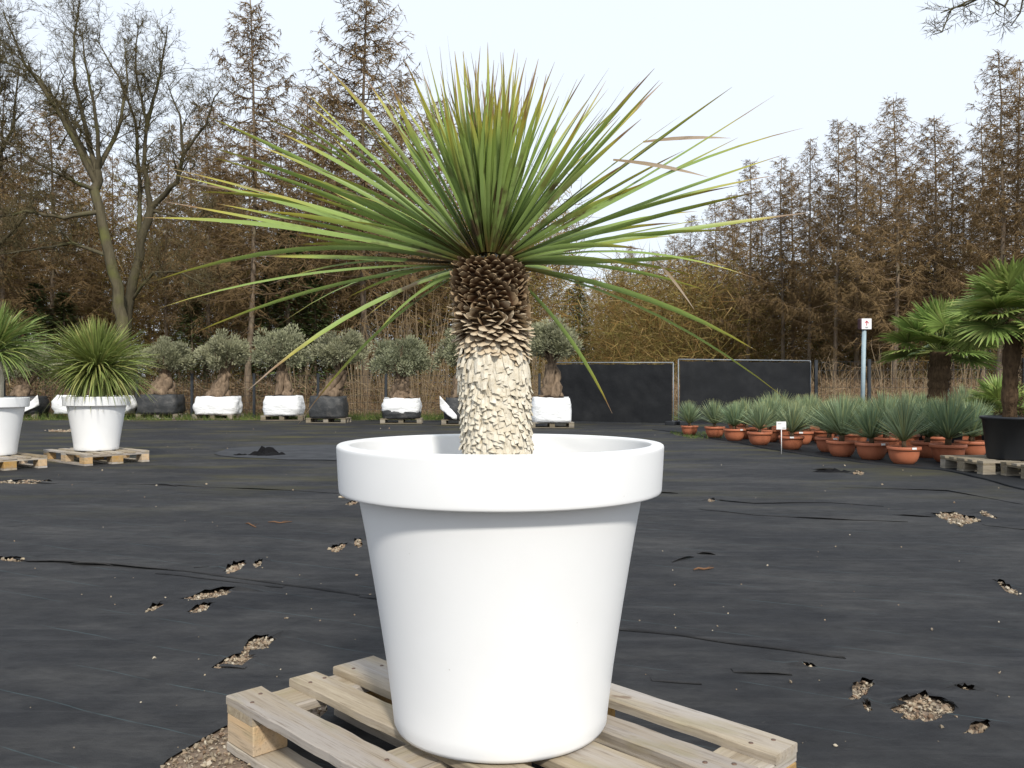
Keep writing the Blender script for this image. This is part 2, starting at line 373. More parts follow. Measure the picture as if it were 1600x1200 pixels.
def make_fabric():
    pts=[];edges=[];lift={}
    X0,X1,Y0,Y1=-14,15.5,-1,23.6
    outer=[]
    for i in range(60): outer.append((X0+(X1-X0)*i/60,Y0))
    for i in range(20): outer.append((X1,Y0+(Y1-Y0)*i/20))
    for i in range(60): outer.append((X1-(X1-X0)*i/60,Y1+.22*nz((i,0,0),.37)+.1*nz((i,3,0),.9)))
    for i in range(20): outer.append((X0,Y1-(Y1-Y0)*i/20))
    def ring(r_):
        n=len(pts); pts.extend(r_); m=len(r_)
        edges.extend([(n+i,n+(i+1)%m) for i in range(m)])
    ring(outer)
    for h in HOLES:
        cy=sum(p.y for p in h)/len(h)
        for i,p in enumerate(h):
            if p.y>cy and len(h)==22: lift[len(pts)+i]=min(.016,.004+.003*p.y)*rnd.uniform(.2,1.2)
        ring([(p.x,p.y) for p in h])
    y=.9
    while y<23:
        st=.035*y; n=int(.75*y*2/st)
        for i in range(n+1):
            x=-.75*y+1.5*y*i/n
            p=(x+rnd.uniform(-.3,.3)*st,y+rnd.uniform(-.3,.3)*st)
            if X0+.3<p[0]<X1-.3: pts.append(p)
        y+=st
    V,E,Fc,ov,oe,of=delaunay_2d_cdt([Vector(p) for p in pts],edges,[],0,1e-5)
    mb=MB(); vs=[]
    for i,v in enumerate(V):
        z=fab_z(v.x,v.y)
        for k_ in ov[i]:
            if k_ in lift: z+=lift[k_]
        vs.append(Vector((v.x,v.y,z)))
    fs=[]
    hb=[(min(p.x for p in h),max(p.x for p in h),min(p.y for p in h),max(p.y for p in h),h) for h in HOLES]
    for f_ in Fc:
        c=sum((V[i] for i in f_),Vector((0,0)))/len(f_)
        if any(a_<c.x<b_ and c0<c.y<d_ and inside(c,h) for a_,b_,c0,d_,h in hb): continue
        if not inside(c,[Vector((p[0],p[1],0)) for p in outer]): continue
        fs.append(tuple(f_))
    mb.add(vs,fs)
    o=struct(mb.build('ground_fabric',M['fabric'],None,True)); return o
fabric=make_fabric()
# lifted overlap edges and creases of the fabric
def fold(px, lift=.014, back=.10, wav=1.0):
    P=[]
    for (a_,b_) in zip(px[:-1],px[1:]):
        A,B=gr(*a_),gr(*b_); n=max(4,int((B-A).length/.05))
        P+= [A.lerp(B,i/n) for i in range(n)]
    P.append(gr(*px[-1])); m=len(P); mb=MB(); vs=[]
    for i,p in enumerate(P):
        e_=max(0.0,math.sin(math.pi*i/(m-1)))**.4; l=.75*lift*e_*max(0.0,.25+1.9*nz(p,1.5,3))
        jy=.05*nz(p,1.6,1)*wav+.02*nz(p,5,2)
        z=fab_z(p.x,p.y)
        vs+=[Vector((p.x,p.y+jy+.012*e_,z+.001+l*.45)),Vector((p.x,p.y+jy,z+.002+l)),Vector((p.x,p.y+jy+back*.35,z+.003+l*.75)),Vector((p.x,p.y+jy+back,z-.004))]
    mb.add(vs,[(i*4+k_,i*4+k_+1,i*4+k_+5,i*4+k_+4) for i in range(m-1) for k_ in range(3)])
    return mb.build('fold',M['fabric'],fabric)
for a_ in [([(0,872),(45,879),(150,884),(260,893),(400,910),(480,921),(582,937)],.018,.16),([(110,883),(175,886)],.02,.1),([(240,899),(330,908),(440,921)],.010,.1),
  ([(1095,797),(1180,806),(1320,813),(1420,817)],.022,.14),([(1100,781),(1180,788),(1300,787),(1380,792)],.014,.12),([(1400,806),(1465,810)],.016,.1),([(1540,822),(1600,828)],.016,.12),
  ([(0,753),(90,756)],.02,.12),([(180,757),(330,762),(470,768),(530,772)],.012,.12),([(1272,735),(1300,736),(1345,743)],.05,.2),
  ([(1150,1058),(1240,1060)],.008,.08),([(940,988),(1060,996),(1180,1010),(1320,1030)],.007,.14),([(990,770),(1060,772)],.012,.1),([(240,758),(275,761)],.02,.1),
  ([(1050,880),(1085,872)],.014,.06),([(1090,866),(1118,868)],.014,.05),([(350,886),(300,890)],.008,.06),([(560,935),(640,945)],.012,.1),([(1320,762),(1480,768),(1600,790)],.012,.1),
  ([(380,1050),(340,1046)],.012,.05),([(1480,1102),(1500,1112)],.02,.06),([(1020,1070),(1100,1078)],.006,.06)]: fold(*a_)
# crumpled torn fabric
def crumple(px,py,sx_,sy_,h,seed):
    c=gr(px,py); mb=MB(); n=14; vs=[]
    for j in range(n+1):
        for i in range(n+1):
            u,v=i/n*2-1,j/n*2-1; r2=max(0,1-(u*u+v*v)**.8)
            z=abs(noise.noise(Vector((u*2.3+seed,v*2.1,seed))))*h*2.2*r2+h*.25*r2*(1+noise.noise(Vector((u*6,v*6,seed))))
            vs.append(Vector((u*sx_*(1+.25*noise.noise(Vector((v*2,seed,0)))),v*sy_,z+.0015-(.02 if r2<=.02 else 0))))
    mb.add(vs,[(j*(n+1)+i,j*(n+1)+i+1,(j+1)*(n+1)+i+1,(j+1)*(n+1)+i) for j in range(n) for i in range(n)])
    return mb.build('torn_fabric',M['torn'],None,False,c)
tag(crumple(417,712,.26,.2,.095,1.7),'crumpled torn black fabric sticking up beside the grey bare strip','fabric scrap')
tag(crumple(1300,738,.26,.10,.03,4.2),'rolled torn flap of black fabric in front of the terracotta bowls','fabric scrap')
tag(crumple(378,712,.16,.1,.03,9.2),'low wrinkled torn fabric next to the crumpled scrap','fabric scrap')
mb=MB(); up_=[(335,709),(362,701),(405,699),(450,696),(510,696),(560,698),(600,698)]; dn_=[(345,713),(372,716),(410,717),(455,719),(512,720),(560,721),(605,720)]; vs=[]
for a_,b_ in zip(up_,dn_):
    p,q=gr(*a_),gr(*b_)
    for k_ in range(9): v=q.lerp(p,k_/8); v.z=fab_z(v.x,v.y)+.005+.012*abs(nz(v,2.5,4)); v.x+=.08*nz(v,3,6); vs.append(v)
mb.add(vs,[(i*9+k_,(i+1)*9+k_,(i+1)*9+k_+1,i*9+k_+1) for i in range(6) for k_ in range(8)])
struct(mb.build('bare_fabric_strip',M['dusty']))
# separate mat beneath the bowls
mb=MB(); edge=[(1020,672),(1075,679),(1150,692),(1215,705),(1290,716),(1380,728),(1470,735),(1540,750),(1620,772),(1700,800)]
P=[gr(*p) for p in edge]; vs=[]
EDG=[]
for a_,b_ in zip(P[:-1],P[1:]): EDG+=[a_.lerp(b_,i/6) for i in range(6)]
EDG.append(P[-1])
for p in EDG:
    n_=nz(p,1.7,2); q=Vector((p.x+.06*n_,p.y+.08*n_,0)); L_=.012+.02*max(0,nz(p,1.2,8))
    vs+=[Vector((q.x,q.y,.004)),Vector((q.x+.0,q.y+.02,.006+L_)),Vector((q.x+.05,q.y+.12,.009+L_*.3)),Vector((max(q.x+4,12),max(q.y+6.5,21.5),.009))]
mb.add(vs,[(i*4+k_,(i+1)*4+k_,(i+1)*4+k_+1,i*4+k_+1) for i in range(len(EDG)-1) for k_ in range(3)])
struct(mb.build('planting_mat',M['screen'],None,True))
# pebbles showing in the tears
mb=MB()
ico=[Vector(v).normalized() for v in [(0,0,1.2),(.9,0,.35),(.28,.85,.4),(-.72,.53,.3),(-.72,-.53,.4),(.28,-.85,.35),(.3,.2,-1)]]
icf=[(0,1,2),(0,2,3),(0,3,4),(0,4,5),(0,5,1),(6,2,1),(6,3,2),(6,4,3),(6,5,4),(6,1,5)]
for h in HOLES:
    x0,x1,y0,y1=min(p.x for p in h)-.03,max(p.x for p in h)+.03,min(p.y for p in h)-.02,max(p.y for p in h)+.03
    d=(y0+y1)/2; sz=.0055 if d<4 else .0055+.0007*d
    n=min(2600,int((x1-x0)*(y1-y0)/(sz*sz*3.0)))
    for i in range(n):
        x,y=rnd.uniform(x0,x1),rnd.uniform(y0,y1)
        if not inside((x,y),h): continue
        s_=sz*rnd.choice([.45,.6,.8,1,1.3,1.9]); m3=Matrix.Rotation(rnd.uniform(0,6.3),3,Vector((rnd.gauss(0,1),rnd.gauss(0,1),rnd.gauss(0,1))).normalized())
        z=-.006+s_*.4+rnd.uniform(0,.004); sc=Vector((1,rnd.uniform(.6,1),rnd.uniform(.5,.9)))*s_
        mb.add([Vector((x,y,z))+m3@Vector((v.x*sc.x,v.y*sc.y,v.z*sc.z)) for v in ico],icf,None,rnd.random())
o=mb.build('gravel',M['pebble'],None,False); struct(o,'stuff'); tag(o,'brown gravel showing through tears in the black ground fabric','gravel')
# loose chips lying on the fabric
mb=MB()
for i in range(230):
    px=rnd.uniform(0,1600); py=670+ (1200-670)*rnd.random()**1.6; p=gr(px,py)
    if any(inside(p,h) for h in HOLES): continue
    s_=rnd.choice([.0015,.002,.0025,.003,.005])*(1+.2*p.y); m3=Matrix.Rotation(rnd.uniform(0,6.3),3,Vector((rnd.gauss(0,1),rnd.gauss(0,1),rnd.gauss(0,1))).normalized())
    mb.add([Vector((p.x,p.y,fab_z(p.x,p.y)+s_*.3))+m3@(v*s_*rnd.uniform(.6,1.2)) for v in ico],icf,None,rnd.random()**.6)
o=mb.build('loose_stones',M['pebble'],None,False); struct(o,'stuff'); tag(o,'small pale stone chips scattered over the black fabric','stones')

# ================================================================== PALLETS
def board(name, l,w_,h,mat,par,c,axis=0,seed=0):
    # local x along the length, edges slightly uneven
    mb=MB(); n=22; vs=[]
    rr=random.Random(seed)
    for i in range(n+1):
        x=-l/2+l*i/n
        d0=.004*noise.noise(Vector((x*7,seed,1)))+.002*rr.uniform(-1,1); d1=.004*noise.noise(Vector((x*7,seed,7)))+.002*rr.uniform(-1,1); dz=.001*noise.noise(Vector((x*3,seed,3)))
        ch=.0025
        for (yy,zz) in [(-w_/2+d0,-h/2),(-w_/2+d0,h/2-ch),(-w_/2+d0+ch,h/2+dz),(w_/2+d1-ch,h/2+dz),(w_/2+d1,h/2-ch),(w_/2+d1,-h/2)]:
            vs.append(Vector((x,yy,zz)))
    fs=[(i*6+k_,i*6+(k_+1)%6,(i+1)*6+(k_+1)%6,(i+1)*6+k_) for i in range(n) for k_ in range(6)]
    fs+=[tuple(range(5,-1,-1)),tuple(n*6+k_ for k_ in range(6))]
    mb.add(vs,fs)
    o=mb.build(name,mat,par,False,c)
    if axis: o.rotation_euler=(0,0,R(90))
    return o
ROWS=[(-.35,.10),(-.17,.09),(0,.145),(.175,.09),(.35,.10)]
def make_pallet(wood,block,nails=True):
    root=empty('pallet')
    for i,(y,w_) in enumerate(ROWS): board('top_board',1.2,w_,.022,wood,root,(0,y,.133),0,i*3+1)
    for i,x in enumerate((-.5275,0,.5275)): board('cross_board',.8,.135,.0215,wood,root,(x,0,.11075),1,i*5+20)
    for i,y in enumerate((-.35,0,.35)): board('bottom_board',1.2,(.1,.14,.1)[i],.0215,wood,root,(0,y,.01125),0,i*7+40)
    for x in (-.5275,0,.5275):
        for y in (-.35,0,.35):
            b=MB(); b.box((0,0,0),(.142,.098 if y else .138,.0775))
            o=bevel(b.build('block',block,root,False,(x,y,.061)),.003,1)
    if nails:
        mb=MB(); prof=[(.0001,.0012),(.0055,.001),(.006,-.004)]
        mb.lathe(prof,10); me=mb.mesh('nail'); me.materials.append(M['nail'])
        for (y,w_) in ROWS:
            for x in (-.5275,0,.5275):
                for k_ in (-1,1):
                    obj('nail',me,None,root,(x+rnd.uniform(-.03,.03),y+k_*w_*.27+rnd.uniform(-.008,.008),.1445))
    return root
pal=make_pallet(M['wood'],M['block']); pal.location=(-.049,2.089,.001); pal.rotation_euler=(0,0,R(-45.4))
tag(pal,'wooden pallet with orange blocks under the big white pot with the tall yucca','pallet')
palB=make_pallet(M['wood'],M['block'],False)
tag(palB,'wooden pallet under the white pot with the bushy drooping yucca','pallet')
PB=list(kids(palB))
palC=make_pallet(M['oldwood'],M['oldwood'],False); PC=list(kids(palC))
usedC=[]
def pallet_copy(loc,rz,label,sc=1.0,group=None,old=False):
    if old: o=copy_tree(palC,None,PC) if usedC else palC; usedC.append(1)
    else: o=copy_tree(palB,None,PB)
    o.location=loc; o.rotation_euler=(0,0,rz); o.scale=(sc,sc,1 if sc>.9 else .9)
    tag(o,label,'pallet',group)
    return o
palB.location=(at(150,0,10.8).x,10.8,.004); palB.rotation_euler=(0,0,R(-40))
pallet_copy((at(-13,0,9.95).x-.05,9.98,.004),R(-38),'wooden pallet under the white pot cut by the edge of the picture')

# ================================================================== WHITE POTS
def rnd_prof(pts): return pts
body=[(.0,.004),(.20,.003),(.244,.001),(.254,.005),(.259,.015),(.262,.045),(.275,.15),(.300,.31),(.325,.46),(.347,.575)]
rim=[(.347,.5735),(.349,.5725),(.380,.5655),(.3835,.565),(.387,.566),(.3888,.569),(.3893,.574),(.3899,.580),(.3925,.625),(.3946,.668),(.3948,.673),(.3936,.677),(.3905,.6793),(.388,.6797),(.3685,.6797),(.366,.6793),(.3637,.677),(.3628,.673),(.362,.668),(.354,.62),(.334,.54),(.318,.48)]
inner=[(.3555,.66),(.350,.60),(.336,.48),(.0,.475)]
def make_pot(n=128):
    root=empty('white_pot')
    b=MB(); b.lathe(body,n); b.build('body',M['white'],root)
    b=MB(); b.lathe(rim,n); b.build('rim',M['white'],root)
    b=MB(); b.lathe([(.322,.505),(.25,.515),(.12,.52),(.0005,.52)],48,wob=lambda q,i:1+.0*q); 
    for v in b.v: v.z+=.012*nz(v,9)
    b.build('soil',M['soil'],root)
    return root
POTX,POTY=-.028,2.072
pot=make_pot(); pot.location=(POTX,POTY,.146); tag(pot,'large white plastic pot holding the tall thick-trunked yucca','pot')
potk=list(kids(pot))
p2=copy_tree(pot,None,potk); p2.location=(at(151,0,10.75).x,10.75,.1495); tag(p2,'white plastic pot under the bushy drooping yucca','pot')
p3=copy_tree(pot,None,potk); p3.location=(at(-13,0,9.95).x,9.95,.1495); tag(p3,'white plastic pot cut by the picture edge beside the bushy yucca','pot')

# ================================================================== MAIN YUCCA
yuc=empty('yucca',(-.035,2.09,.144+.515)); tag(yuc,'tall yucca with thick scaly trunk and spiky green leaf crown','plant')
YO=yuc.location.copy()
TRZ0,TRZ1=.66,1.272
def axis(z):
    s_=(z-TRZ0)/(TRZ1-TRZ0)
    return Vector((-.033-.026*max(0,s_)**1.4,2.09,z))
def trad(z):
    s_=(z-TRZ0)/(TRZ1-TRZ0)
    pts_=[(0,.077),(.25,.080),(.5,.082),(.66,.081),(.8,.079),(.93,.082),(1,.066)]
    for (a_,ra),(b_,rb) in zip(pts_[:-1],pts_[1:]):
        if s_<=b_: return ra+(rb-ra)*(s_-a_)/(b_-a_)
    return pts_[-1][1]
b=MB(); zs=[TRZ0-.02+(TRZ1-TRZ0+.01)*i/30 for i in range(31)]
b.tube([axis(z)-YO for z in zs],[trad(z)*(.95 if z<TRZ1-.03 else .55) for z in zs],28); b.build('trunk_core',M['core'],yuc)
def scale_mesh(kind,seed):
    rr=random.Random(seed); b=MB()
    if kind=='cream': L_,W0,W1,T=rr.uniform(.021,.027),.0155,rr.uniform(.011,.0145),.0058; curl=rr.uniform(-.006,.002); tip=rr.uniform(-.003,.003)
    elif kind=='long': L_,W0,W1,T=rr.uniform(.032,.042),.019,rr.uniform(.011,.014),.0050; curl=rr.uniform(-.012,-.006); tip=rr.uniform(-.002,.002)
    else: L_,W0,W1,T=(rr.uniform(.024,.032) if kind=='brown' else rr.uniform(.026,.034)),.027,rr.uniform(.006,.012),.0020; curl=rr.uniform(-.002,.005); tip=0
    n=4; vs=[];al=[]
    for i in range(n+1):
        t=i/n; wd=W0+(W1-W0)*t**(1.5 if kind not in('brown','tan') else 2.6); y=t*L_; z=curl*t*t; th=T*(1-.45*t)
        jt=rr.uniform(-.0008,.0008); yo=tip*(1 if i==n else 0)
        vs+=[Vector((-wd/2+jt,y-yo,z-wd*.10)),Vector((0,y+abs(tip)*.3*(i==n),z+th*.5)),Vector((wd/2+jt,y+yo,z-wd*.10)),Vector((0,y,z-th))]; al+=[t]*4
    fs=[(i*4+k_,i*4+(k_+1)%4,(i+1)*4+(k_+1)%4,(i+1)*4+k_) for i in range(n) for k_ in range(4)]+[(n*4,n*4+1,n*4+2,n*4+3)]
    b.add(vs,fs,al,rr.random()); me=b.mesh('leaf_scale',False); me.materials.append(M[{'brown':'brown','tan':'tan'}.get(kind,'cream')]); return me,b
SC={k_:[scale_mesh(k_,i*11+hash_) for i in range(5)] for k_,hash_ in (('cream',1),('long',2),('brown',3),('tan',4))}
items=[]
N=1900; z=TRZ0-.01
for i in range(N):
    q=i*R(137.508)+rnd.uniform(-.05,.05); s_=i/N; z=TRZ0-.005+(TRZ1-TRZ0)*s_
    c=axis(z); r_=trad(z); out=Vector((math.cos(q),math.sin(q),0))
    s_j=s_+rnd.gauss(0,.022)
    if .65<s_j<=.80:
        kd='tan'; el=R(-62+66*(s_j-.65)/.15+rnd.uniform(-9,9)); dr=out*math.cos(el)+Vector((0,0,1))*math.sin(el); off=-.008
    elif s_j>.80:
        kd='brown'; el=R(0+20*(s_j-.79)/.21+rnd.uniform(-7,7)); dr=out*math.cos(el)+Vector((0,0,1))*math.sin(el); off=-.008
    elif s_j>.55:
        kd='long'; el=R(-71+rnd.uniform(-8,8)+12*max(0,s_j-.55)/.10); dr=out*math.cos(el)+Vector((0,0,1))*math.sin(el); off=.001-.003*max(0,s_j-.55)/.10
    else:
        kd='cream'; el=R(-71+rnd.uniform(-8,8)); dr=out*math.cos(el)+Vector((0,0,1))*math.sin(el); off=-.001
        if s_j<.2 and rnd.random()<.5: el=R(60+rnd.uniform(-12,12)); dr=out*math.cos(el)+Vector((0,0,1))*math.sin(el); off=-.004
    dr=(dr+Vector((-out.y,out.x,0))*rnd.uniform(-.16,.16)).normalized()
    X=dr.cross(out)
    if X.length<.1: X=Vector((-out.y,out.x,0))
    X.normalize(); Zx=X.cross(dr)
    if Zx.dot(out)<0 and kd not in('brown','tan'): X=-X; Zx=-Zx
    if kd in('brown','tan') and Zx.z<0: X=-X; Zx=-Zx
    m=Matrix((X,dr,Zx)).transposed().to_4x4(); s3=rnd.uniform(.85,1.15)*(.9 if s_<.2 else 1); m=m@Matrix.Diagonal((s3,s3,s3,1))
    m.translation=c+out*(r_+off)-YO
    vis=-out.y if z>.79 else -9
    items.append((vis,kd,rnd.randrange(5),m))
items.sort(key=lambda t_:-t_[0])
rest={'cream':MB(),'brown':MB(),'tan':MB()}
for i,(vis,kd,vi,m) in enumerate(items):
    if i<300:
        o=obj('leaf_scale',SC[kd][vi][0],None,yuc); o.matrix_local=m
    else:
        src=SC[kd][vi][1]; rest[kd if kd in rest else 'cream'].add([m@v for v in src.v],src.f,src.a,rnd.random())
struct(rest['cream'].build('cream_scales',M['cream'],yuc,False),'stuff'); struct(rest['brown'].build('brown_scales',M['brown'],yuc,False),'stuff'); struct(rest['tan'].build('tan_scales',M['tan'],yuc,False),'stuff')
# leaves: (tip px, tip py) with its own depth offset
TIPS=[(495,80),(450,158),(467,147),(333,180),(392,170),(430,200),(392,219),(330,227),(335,243),(276,262),(280,271),(375,287),(310,300),(272,315),(242,340),
(455,363),(390,400),(250,441),(262,482),(302,527),(430,445),(433,518),(398,610),(474,664),(588,529),(572,500),(640,470),(540,470),(520,225),(410,255),(350,318),(480,330),(470,300),
(560,190),(505,265),(540,300),(545,345),(300,285),(420,330),(440,385),
(947,105),(898,123),(916,162),(1015,107),(1023,125),(1028,128),(995,186),(1133,136),(1197,149),(1142,215),(1241,200),(1210,242),(1208,272),(1140,290),(1186,297),(1250,332),(1138,360),(1050,368),
(1112,398),(1169,435),(1103,457),(1089,435),(1170,548),(1218,626),(951,646),(868,424),(980,250),(1020,280),(1060,235),(960,300),(1080,330),(1000,390),(1010,420),
(701,56),(751,72),(762,66),(803,76),(821,90),(839,92),(851,116),(779,98),(726,105),(744,94),(668,70),(633,87),(612,120),(583,113),(660,95),(690,110),(540,160),(650,140),(712,80),(735,120),(790,110),(810,105),(771,118),(870,150),(885,175),(600,170),(575,200),(625,150)]
C0=Vector((-.060,2.09,1.260))
def leaf(tip,wd,arch,dry=False,n=9):
    d=tip-C0; az=math.atan2(d.y,d.x); el=math.atan2(d.z,math.hypot(d.x,d.y))
    rr=.052*max(0.12,math.cos(max(el,0)))
    base=C0+Vector((math.cos(az)*rr,math.sin(az)*rr,.005+.03*max(0,math.sin(el))-.02*max(0,-math.sin(el))))
    L_=(tip-base).length
    mid=base.lerp(tip,.5)+Vector((rnd.uniform(-.035,.035),rnd.uniform(-.05,.05),(arch+rnd.gauss(0,.022))*L_))
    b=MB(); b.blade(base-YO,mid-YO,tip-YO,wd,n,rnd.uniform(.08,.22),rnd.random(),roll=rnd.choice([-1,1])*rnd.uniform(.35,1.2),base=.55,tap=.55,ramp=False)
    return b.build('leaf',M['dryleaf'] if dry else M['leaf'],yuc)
nleaf=0
for i,(px,py) in enumerate(TIPS):
    dx=(px-763)/F*2.09; dzz=(412-py)/F*2.09; L2=dx*dx+dzz*dzz
    px=763+(px-763)*1.03; Lm=.86 if abs(dx)>.3 else .62
    room=math.sqrt(max(.0,Lm*Lm-L2)); dy=rnd.choice([-.45,1])*room*rnd.uniform(.1,.6)
    if py>430 and abs(px-763)<230: dy=rnd.uniform(.05,.25)
    tip=at(px,py,2.09+dy); el=math.atan2(dzz,math.hypot(dx,dy))
    arch=.015+.075*max(0,math.cos(el))*rnd.uniform(.1,1.1) if el<R(60) else rnd.uniform(-.02,.03)
    if py>430: arch=.10+.07*rnd.random()
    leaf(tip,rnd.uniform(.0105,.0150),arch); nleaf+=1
for i in range(192):
    u=rnd.random(); az=rnd.uniform(0,2*math.pi); el=R(4+84*u**.72) 
    fr_=math.sin(az)<-.25
    if fr_ and el<R(62): el=R(rnd.uniform(62,86))
    L_=(.80-.27*(el/R(90)))*rnd.uniform(.72,1.0)*(.86 if fr_ else 1)
    tip=C0+Vector((math.cos(az)*math.cos(el),math.sin(az)*math.cos(el),math.sin(el)))*L_
    leaf(tip,rnd.uniform(.0085,.0130),(.01+.07*math.cos(el))*rnd.uniform(-.1,1.1)); nleaf+=1
for (ax,ay,bx,by,dy) in [(1107,277,958,250,-.1),(1085,484,1020,402,.1),(1142,216,1005,222,.15)]:      # broken dry tips caught in the crown
    p,q=at(ax,ay,2.09+dy),at(bx,by,2.09+dy*.5); b=MB(); b.blade(q-YO,p.lerp(q,.5)+Vector((0,0,.01))-YO,p-YO,.012,6,.15,.5,roll=1.1,ramp=False); b.build('dry_leaf',M['dryleaf'],yuc)

# ================================================================== SMALLER YUCCAS
def drooping(nl,Rr,seed,el0=-55,w_=.016,sp=1.0,trunk_h=.30):
    rr=random.Random(seed); b=MB(); C=Vector((0,0,trunk_h))
    for i in range(nl):
        az=rr.uniform(0,6.283); u=rr.random(); el=R(el0+(88-el0)*u**1.05)
        L_=Rr*rr.uniform(.75,1.06)*(1 if el<R(50) else .86)
        dr=Vector((math.cos(az)*math.cos(el)*sp,math.sin(az)*math.cos(el)*sp,math.sin(el)))
        base=C+dr*.05+Vector((0,0,rr.uniform(-.14,.05))); L_*=(1 if el>R(-25) else .8); dr=(dr+Vector((rr.gauss(0,.16),rr.gauss(0,.16),rr.gauss(0,.12)))).normalized(); tip=C+dr*L_+Vector((0,0,-.08*L_)); mid=base.lerp(tip,.5)+Vector((0,0,.15*L_*max(.2,math.cos(el))))
        if el<0: mid+=Vector((dr.x,dr.y,.3))*.22*abs(math.sin(el))
        b.blade(base,mid,tip,w_,5,.2,rr.random(),roll=rr.uniform(-.8,.8))
    return b
def yucca2(loc,label,nl,Rr,seed,el0,th,rz=0):
    root=empty('yucca',loc,rz); tag(root,label,'plant')
    struct(drooping(nl,Rr,seed,el0,.021,1,th).build('leaves',M['midgreen'],root),'stuff')
    b=MB(); b.tube([Vector((0,0,-.03)),Vector((.01,0,th*.5)),Vector((0,0,th+.03))],[.10,.10,.07],14); b.build('trunk',M['cream'],root)
yucca2((p2.location.x,10.75,.1495+.515),'bushy yucca with drooping leaves hiding its short trunk in white pot',1100,.80,3,-62,.56)
yucca2((p3.location.x+.02,9.95,.1495+.515),'yucca with spreading crown in the white pot cut by the picture edge',560,.74,5,-40,.76,1)

# terracotta bowls with blue-green yuccas
def bowl_mesh():
    return [(.0,.003),(.085,.003),(.105,.0),(.118,.010),(.143,.035),(.162,.072),(.173,.115),(.178,.165),(.180,.172)],[(.178,.170),(.196,.173),(.199,.180),(.198,.207),(.194,.212),(.184,.212),(.180,.205),(.176,.17),(.165,.12)],[(.174,.185),(.09,.192),(.0005,.195)]
bb,br,bs=bowl_mesh()
b=MB(); b.lathe(bb,40); m_b=b.mesh('bowl_body'); m_b.materials.append(M['terracotta'])
b=MB(); b.lathe(br,40); m_r=b.mesh('bowl_rim'); m_r.materials.append(M['terracotta'])
b=MB(); b.lathe(bs,24); m_s=b.mesh('bowl_soil'); m_s.materials.append(M['soil'])
b=MB(); b.box((0,0,0),(.06,.003,.024)); m_t=b.mesh('tag',False); m_t.materials.append(M['signwhite'])
b=MB(); b.tube([Vector((0,0,0)),Vector((0,0,.09))],[.035,.03],12); m_st=b.mesh('stem'); m_st.materials.append(M['core'])
m_pl=[]
for s_ in range(5):
    rr=random.Random(50+s_); b=MB()
    for i in range(280):
        az=rr.uniform(0,6.283); el=R(14+74*rr.random()**.75); L_=.52*rr.uniform(.8,1.05)
        dr=Vector((math.cos(az)*math.cos(el),math.sin(az)*math.cos(el),math.sin(el))); C=Vector((0,0,.07)); base=C+dr*.02; tip=C+dr*L_
        b.blade(base,base.lerp(tip,.5)+Vector((0,0,.02)),tip,.0145,3,.2,rr.random(),roll=rr.uniform(-1,1),base=.75)
    me=b.mesh('leaves'); me.materials.append(M['bluegreen']); m_pl.append(me)
FRONT=[(1079,680,.85,0,'small terracotta bowl nearest the dark screen fence'),(1119,684,.95,0,'second terracotta bowl from the dark screen fence'),(1150,689,.98,1,'third terracotta bowl from the dark screen fence, with tag'),(1190,696,1.0,0,'terracotta bowl between the tagged bowl and the price sign'),
(1240,703,.95,1,'terracotta bowl right behind the white price sign'),(1320,714,1.0,0,'terracotta bowl across the gap from the price sign'),(1368,719,1.04,1,'terracotta bowl with a wide white tag on its rim'),(1419,726,1.0,1,'terracotta bowl with the yellowish upright yucca, foremost of its row'),(1489,724,1.08,0,'terracotta bowl with the widest blue yucca beside the black tub')]
PLBL=['small blue-green yucca nearest the dark screen fence','blue-green yucca in second bowl from the dark screen fence','blue-green yucca in the third bowl from the dark screen fence','blue-green yucca between the tagged bowl and price sign',
'blue-green yucca right behind the white price sign','blue-green yucca across the gap from the price sign','blue-green yucca in the bowl with wide white tag','yellowish upright yucca in the foremost terracotta bowl','widest blue yucca beside the black tub']
BOWLS=[]
for (px,py,s_,tg_,lb),pl in zip(FRONT,PLBL):
    p=gr(px,py,.01); p.y+=.11*s_; BOWLS.append((p,s_,tg_,lb,pl,None))
back='terracotta bowl in the back rows behind the front bowls'; backp='blue-green yucca in the back rows behind the front bowls'
fr=[b_[0] for b_ in BOWLS]
for (px,py,s_) in [(1300,707,1.0),(1455,716,1.0),(1525,716,1.05),(1205,691,1.0),(1170,686,.95),(1255,695,1.0),(1266,689,1.0),(1230,688,1.0),(1390,707,1),(1340,699,1),(1420,702,1.05),(1470,705,1),(1290,693,1),(1380,693,1),(1440,692,1.05),(1500,698,1.05),(1545,700,1),(1330,688,1),(1250,683,1),(1195,681,1),(1400,685,1),(1480,686,1.1),(1530,688,1),(1300,682,1),(1350,680,1),(1450,679,1.1),(1560,684,1.1),(1215,677,1),(1510,677,1.1),(1155,678,.95),(1270,676,1),(1400,675,1.1),(1590,676,1.1)]:
    p=gr(px,py,.01); p.y+=.11
    for it in range(30):                      # keep the bowls clear of each other
        for (q,*_) in BOWLS:
            d=p-q; d.z=0
            if d.length<.44: p+= (d.normalized() if d.length>1e-4 else Vector((1,0,0)))*(.445-d.length)
    BOWLS.append((p,s_,rnd.random()<.25,back,backp,'back rows of yucca bowls'))
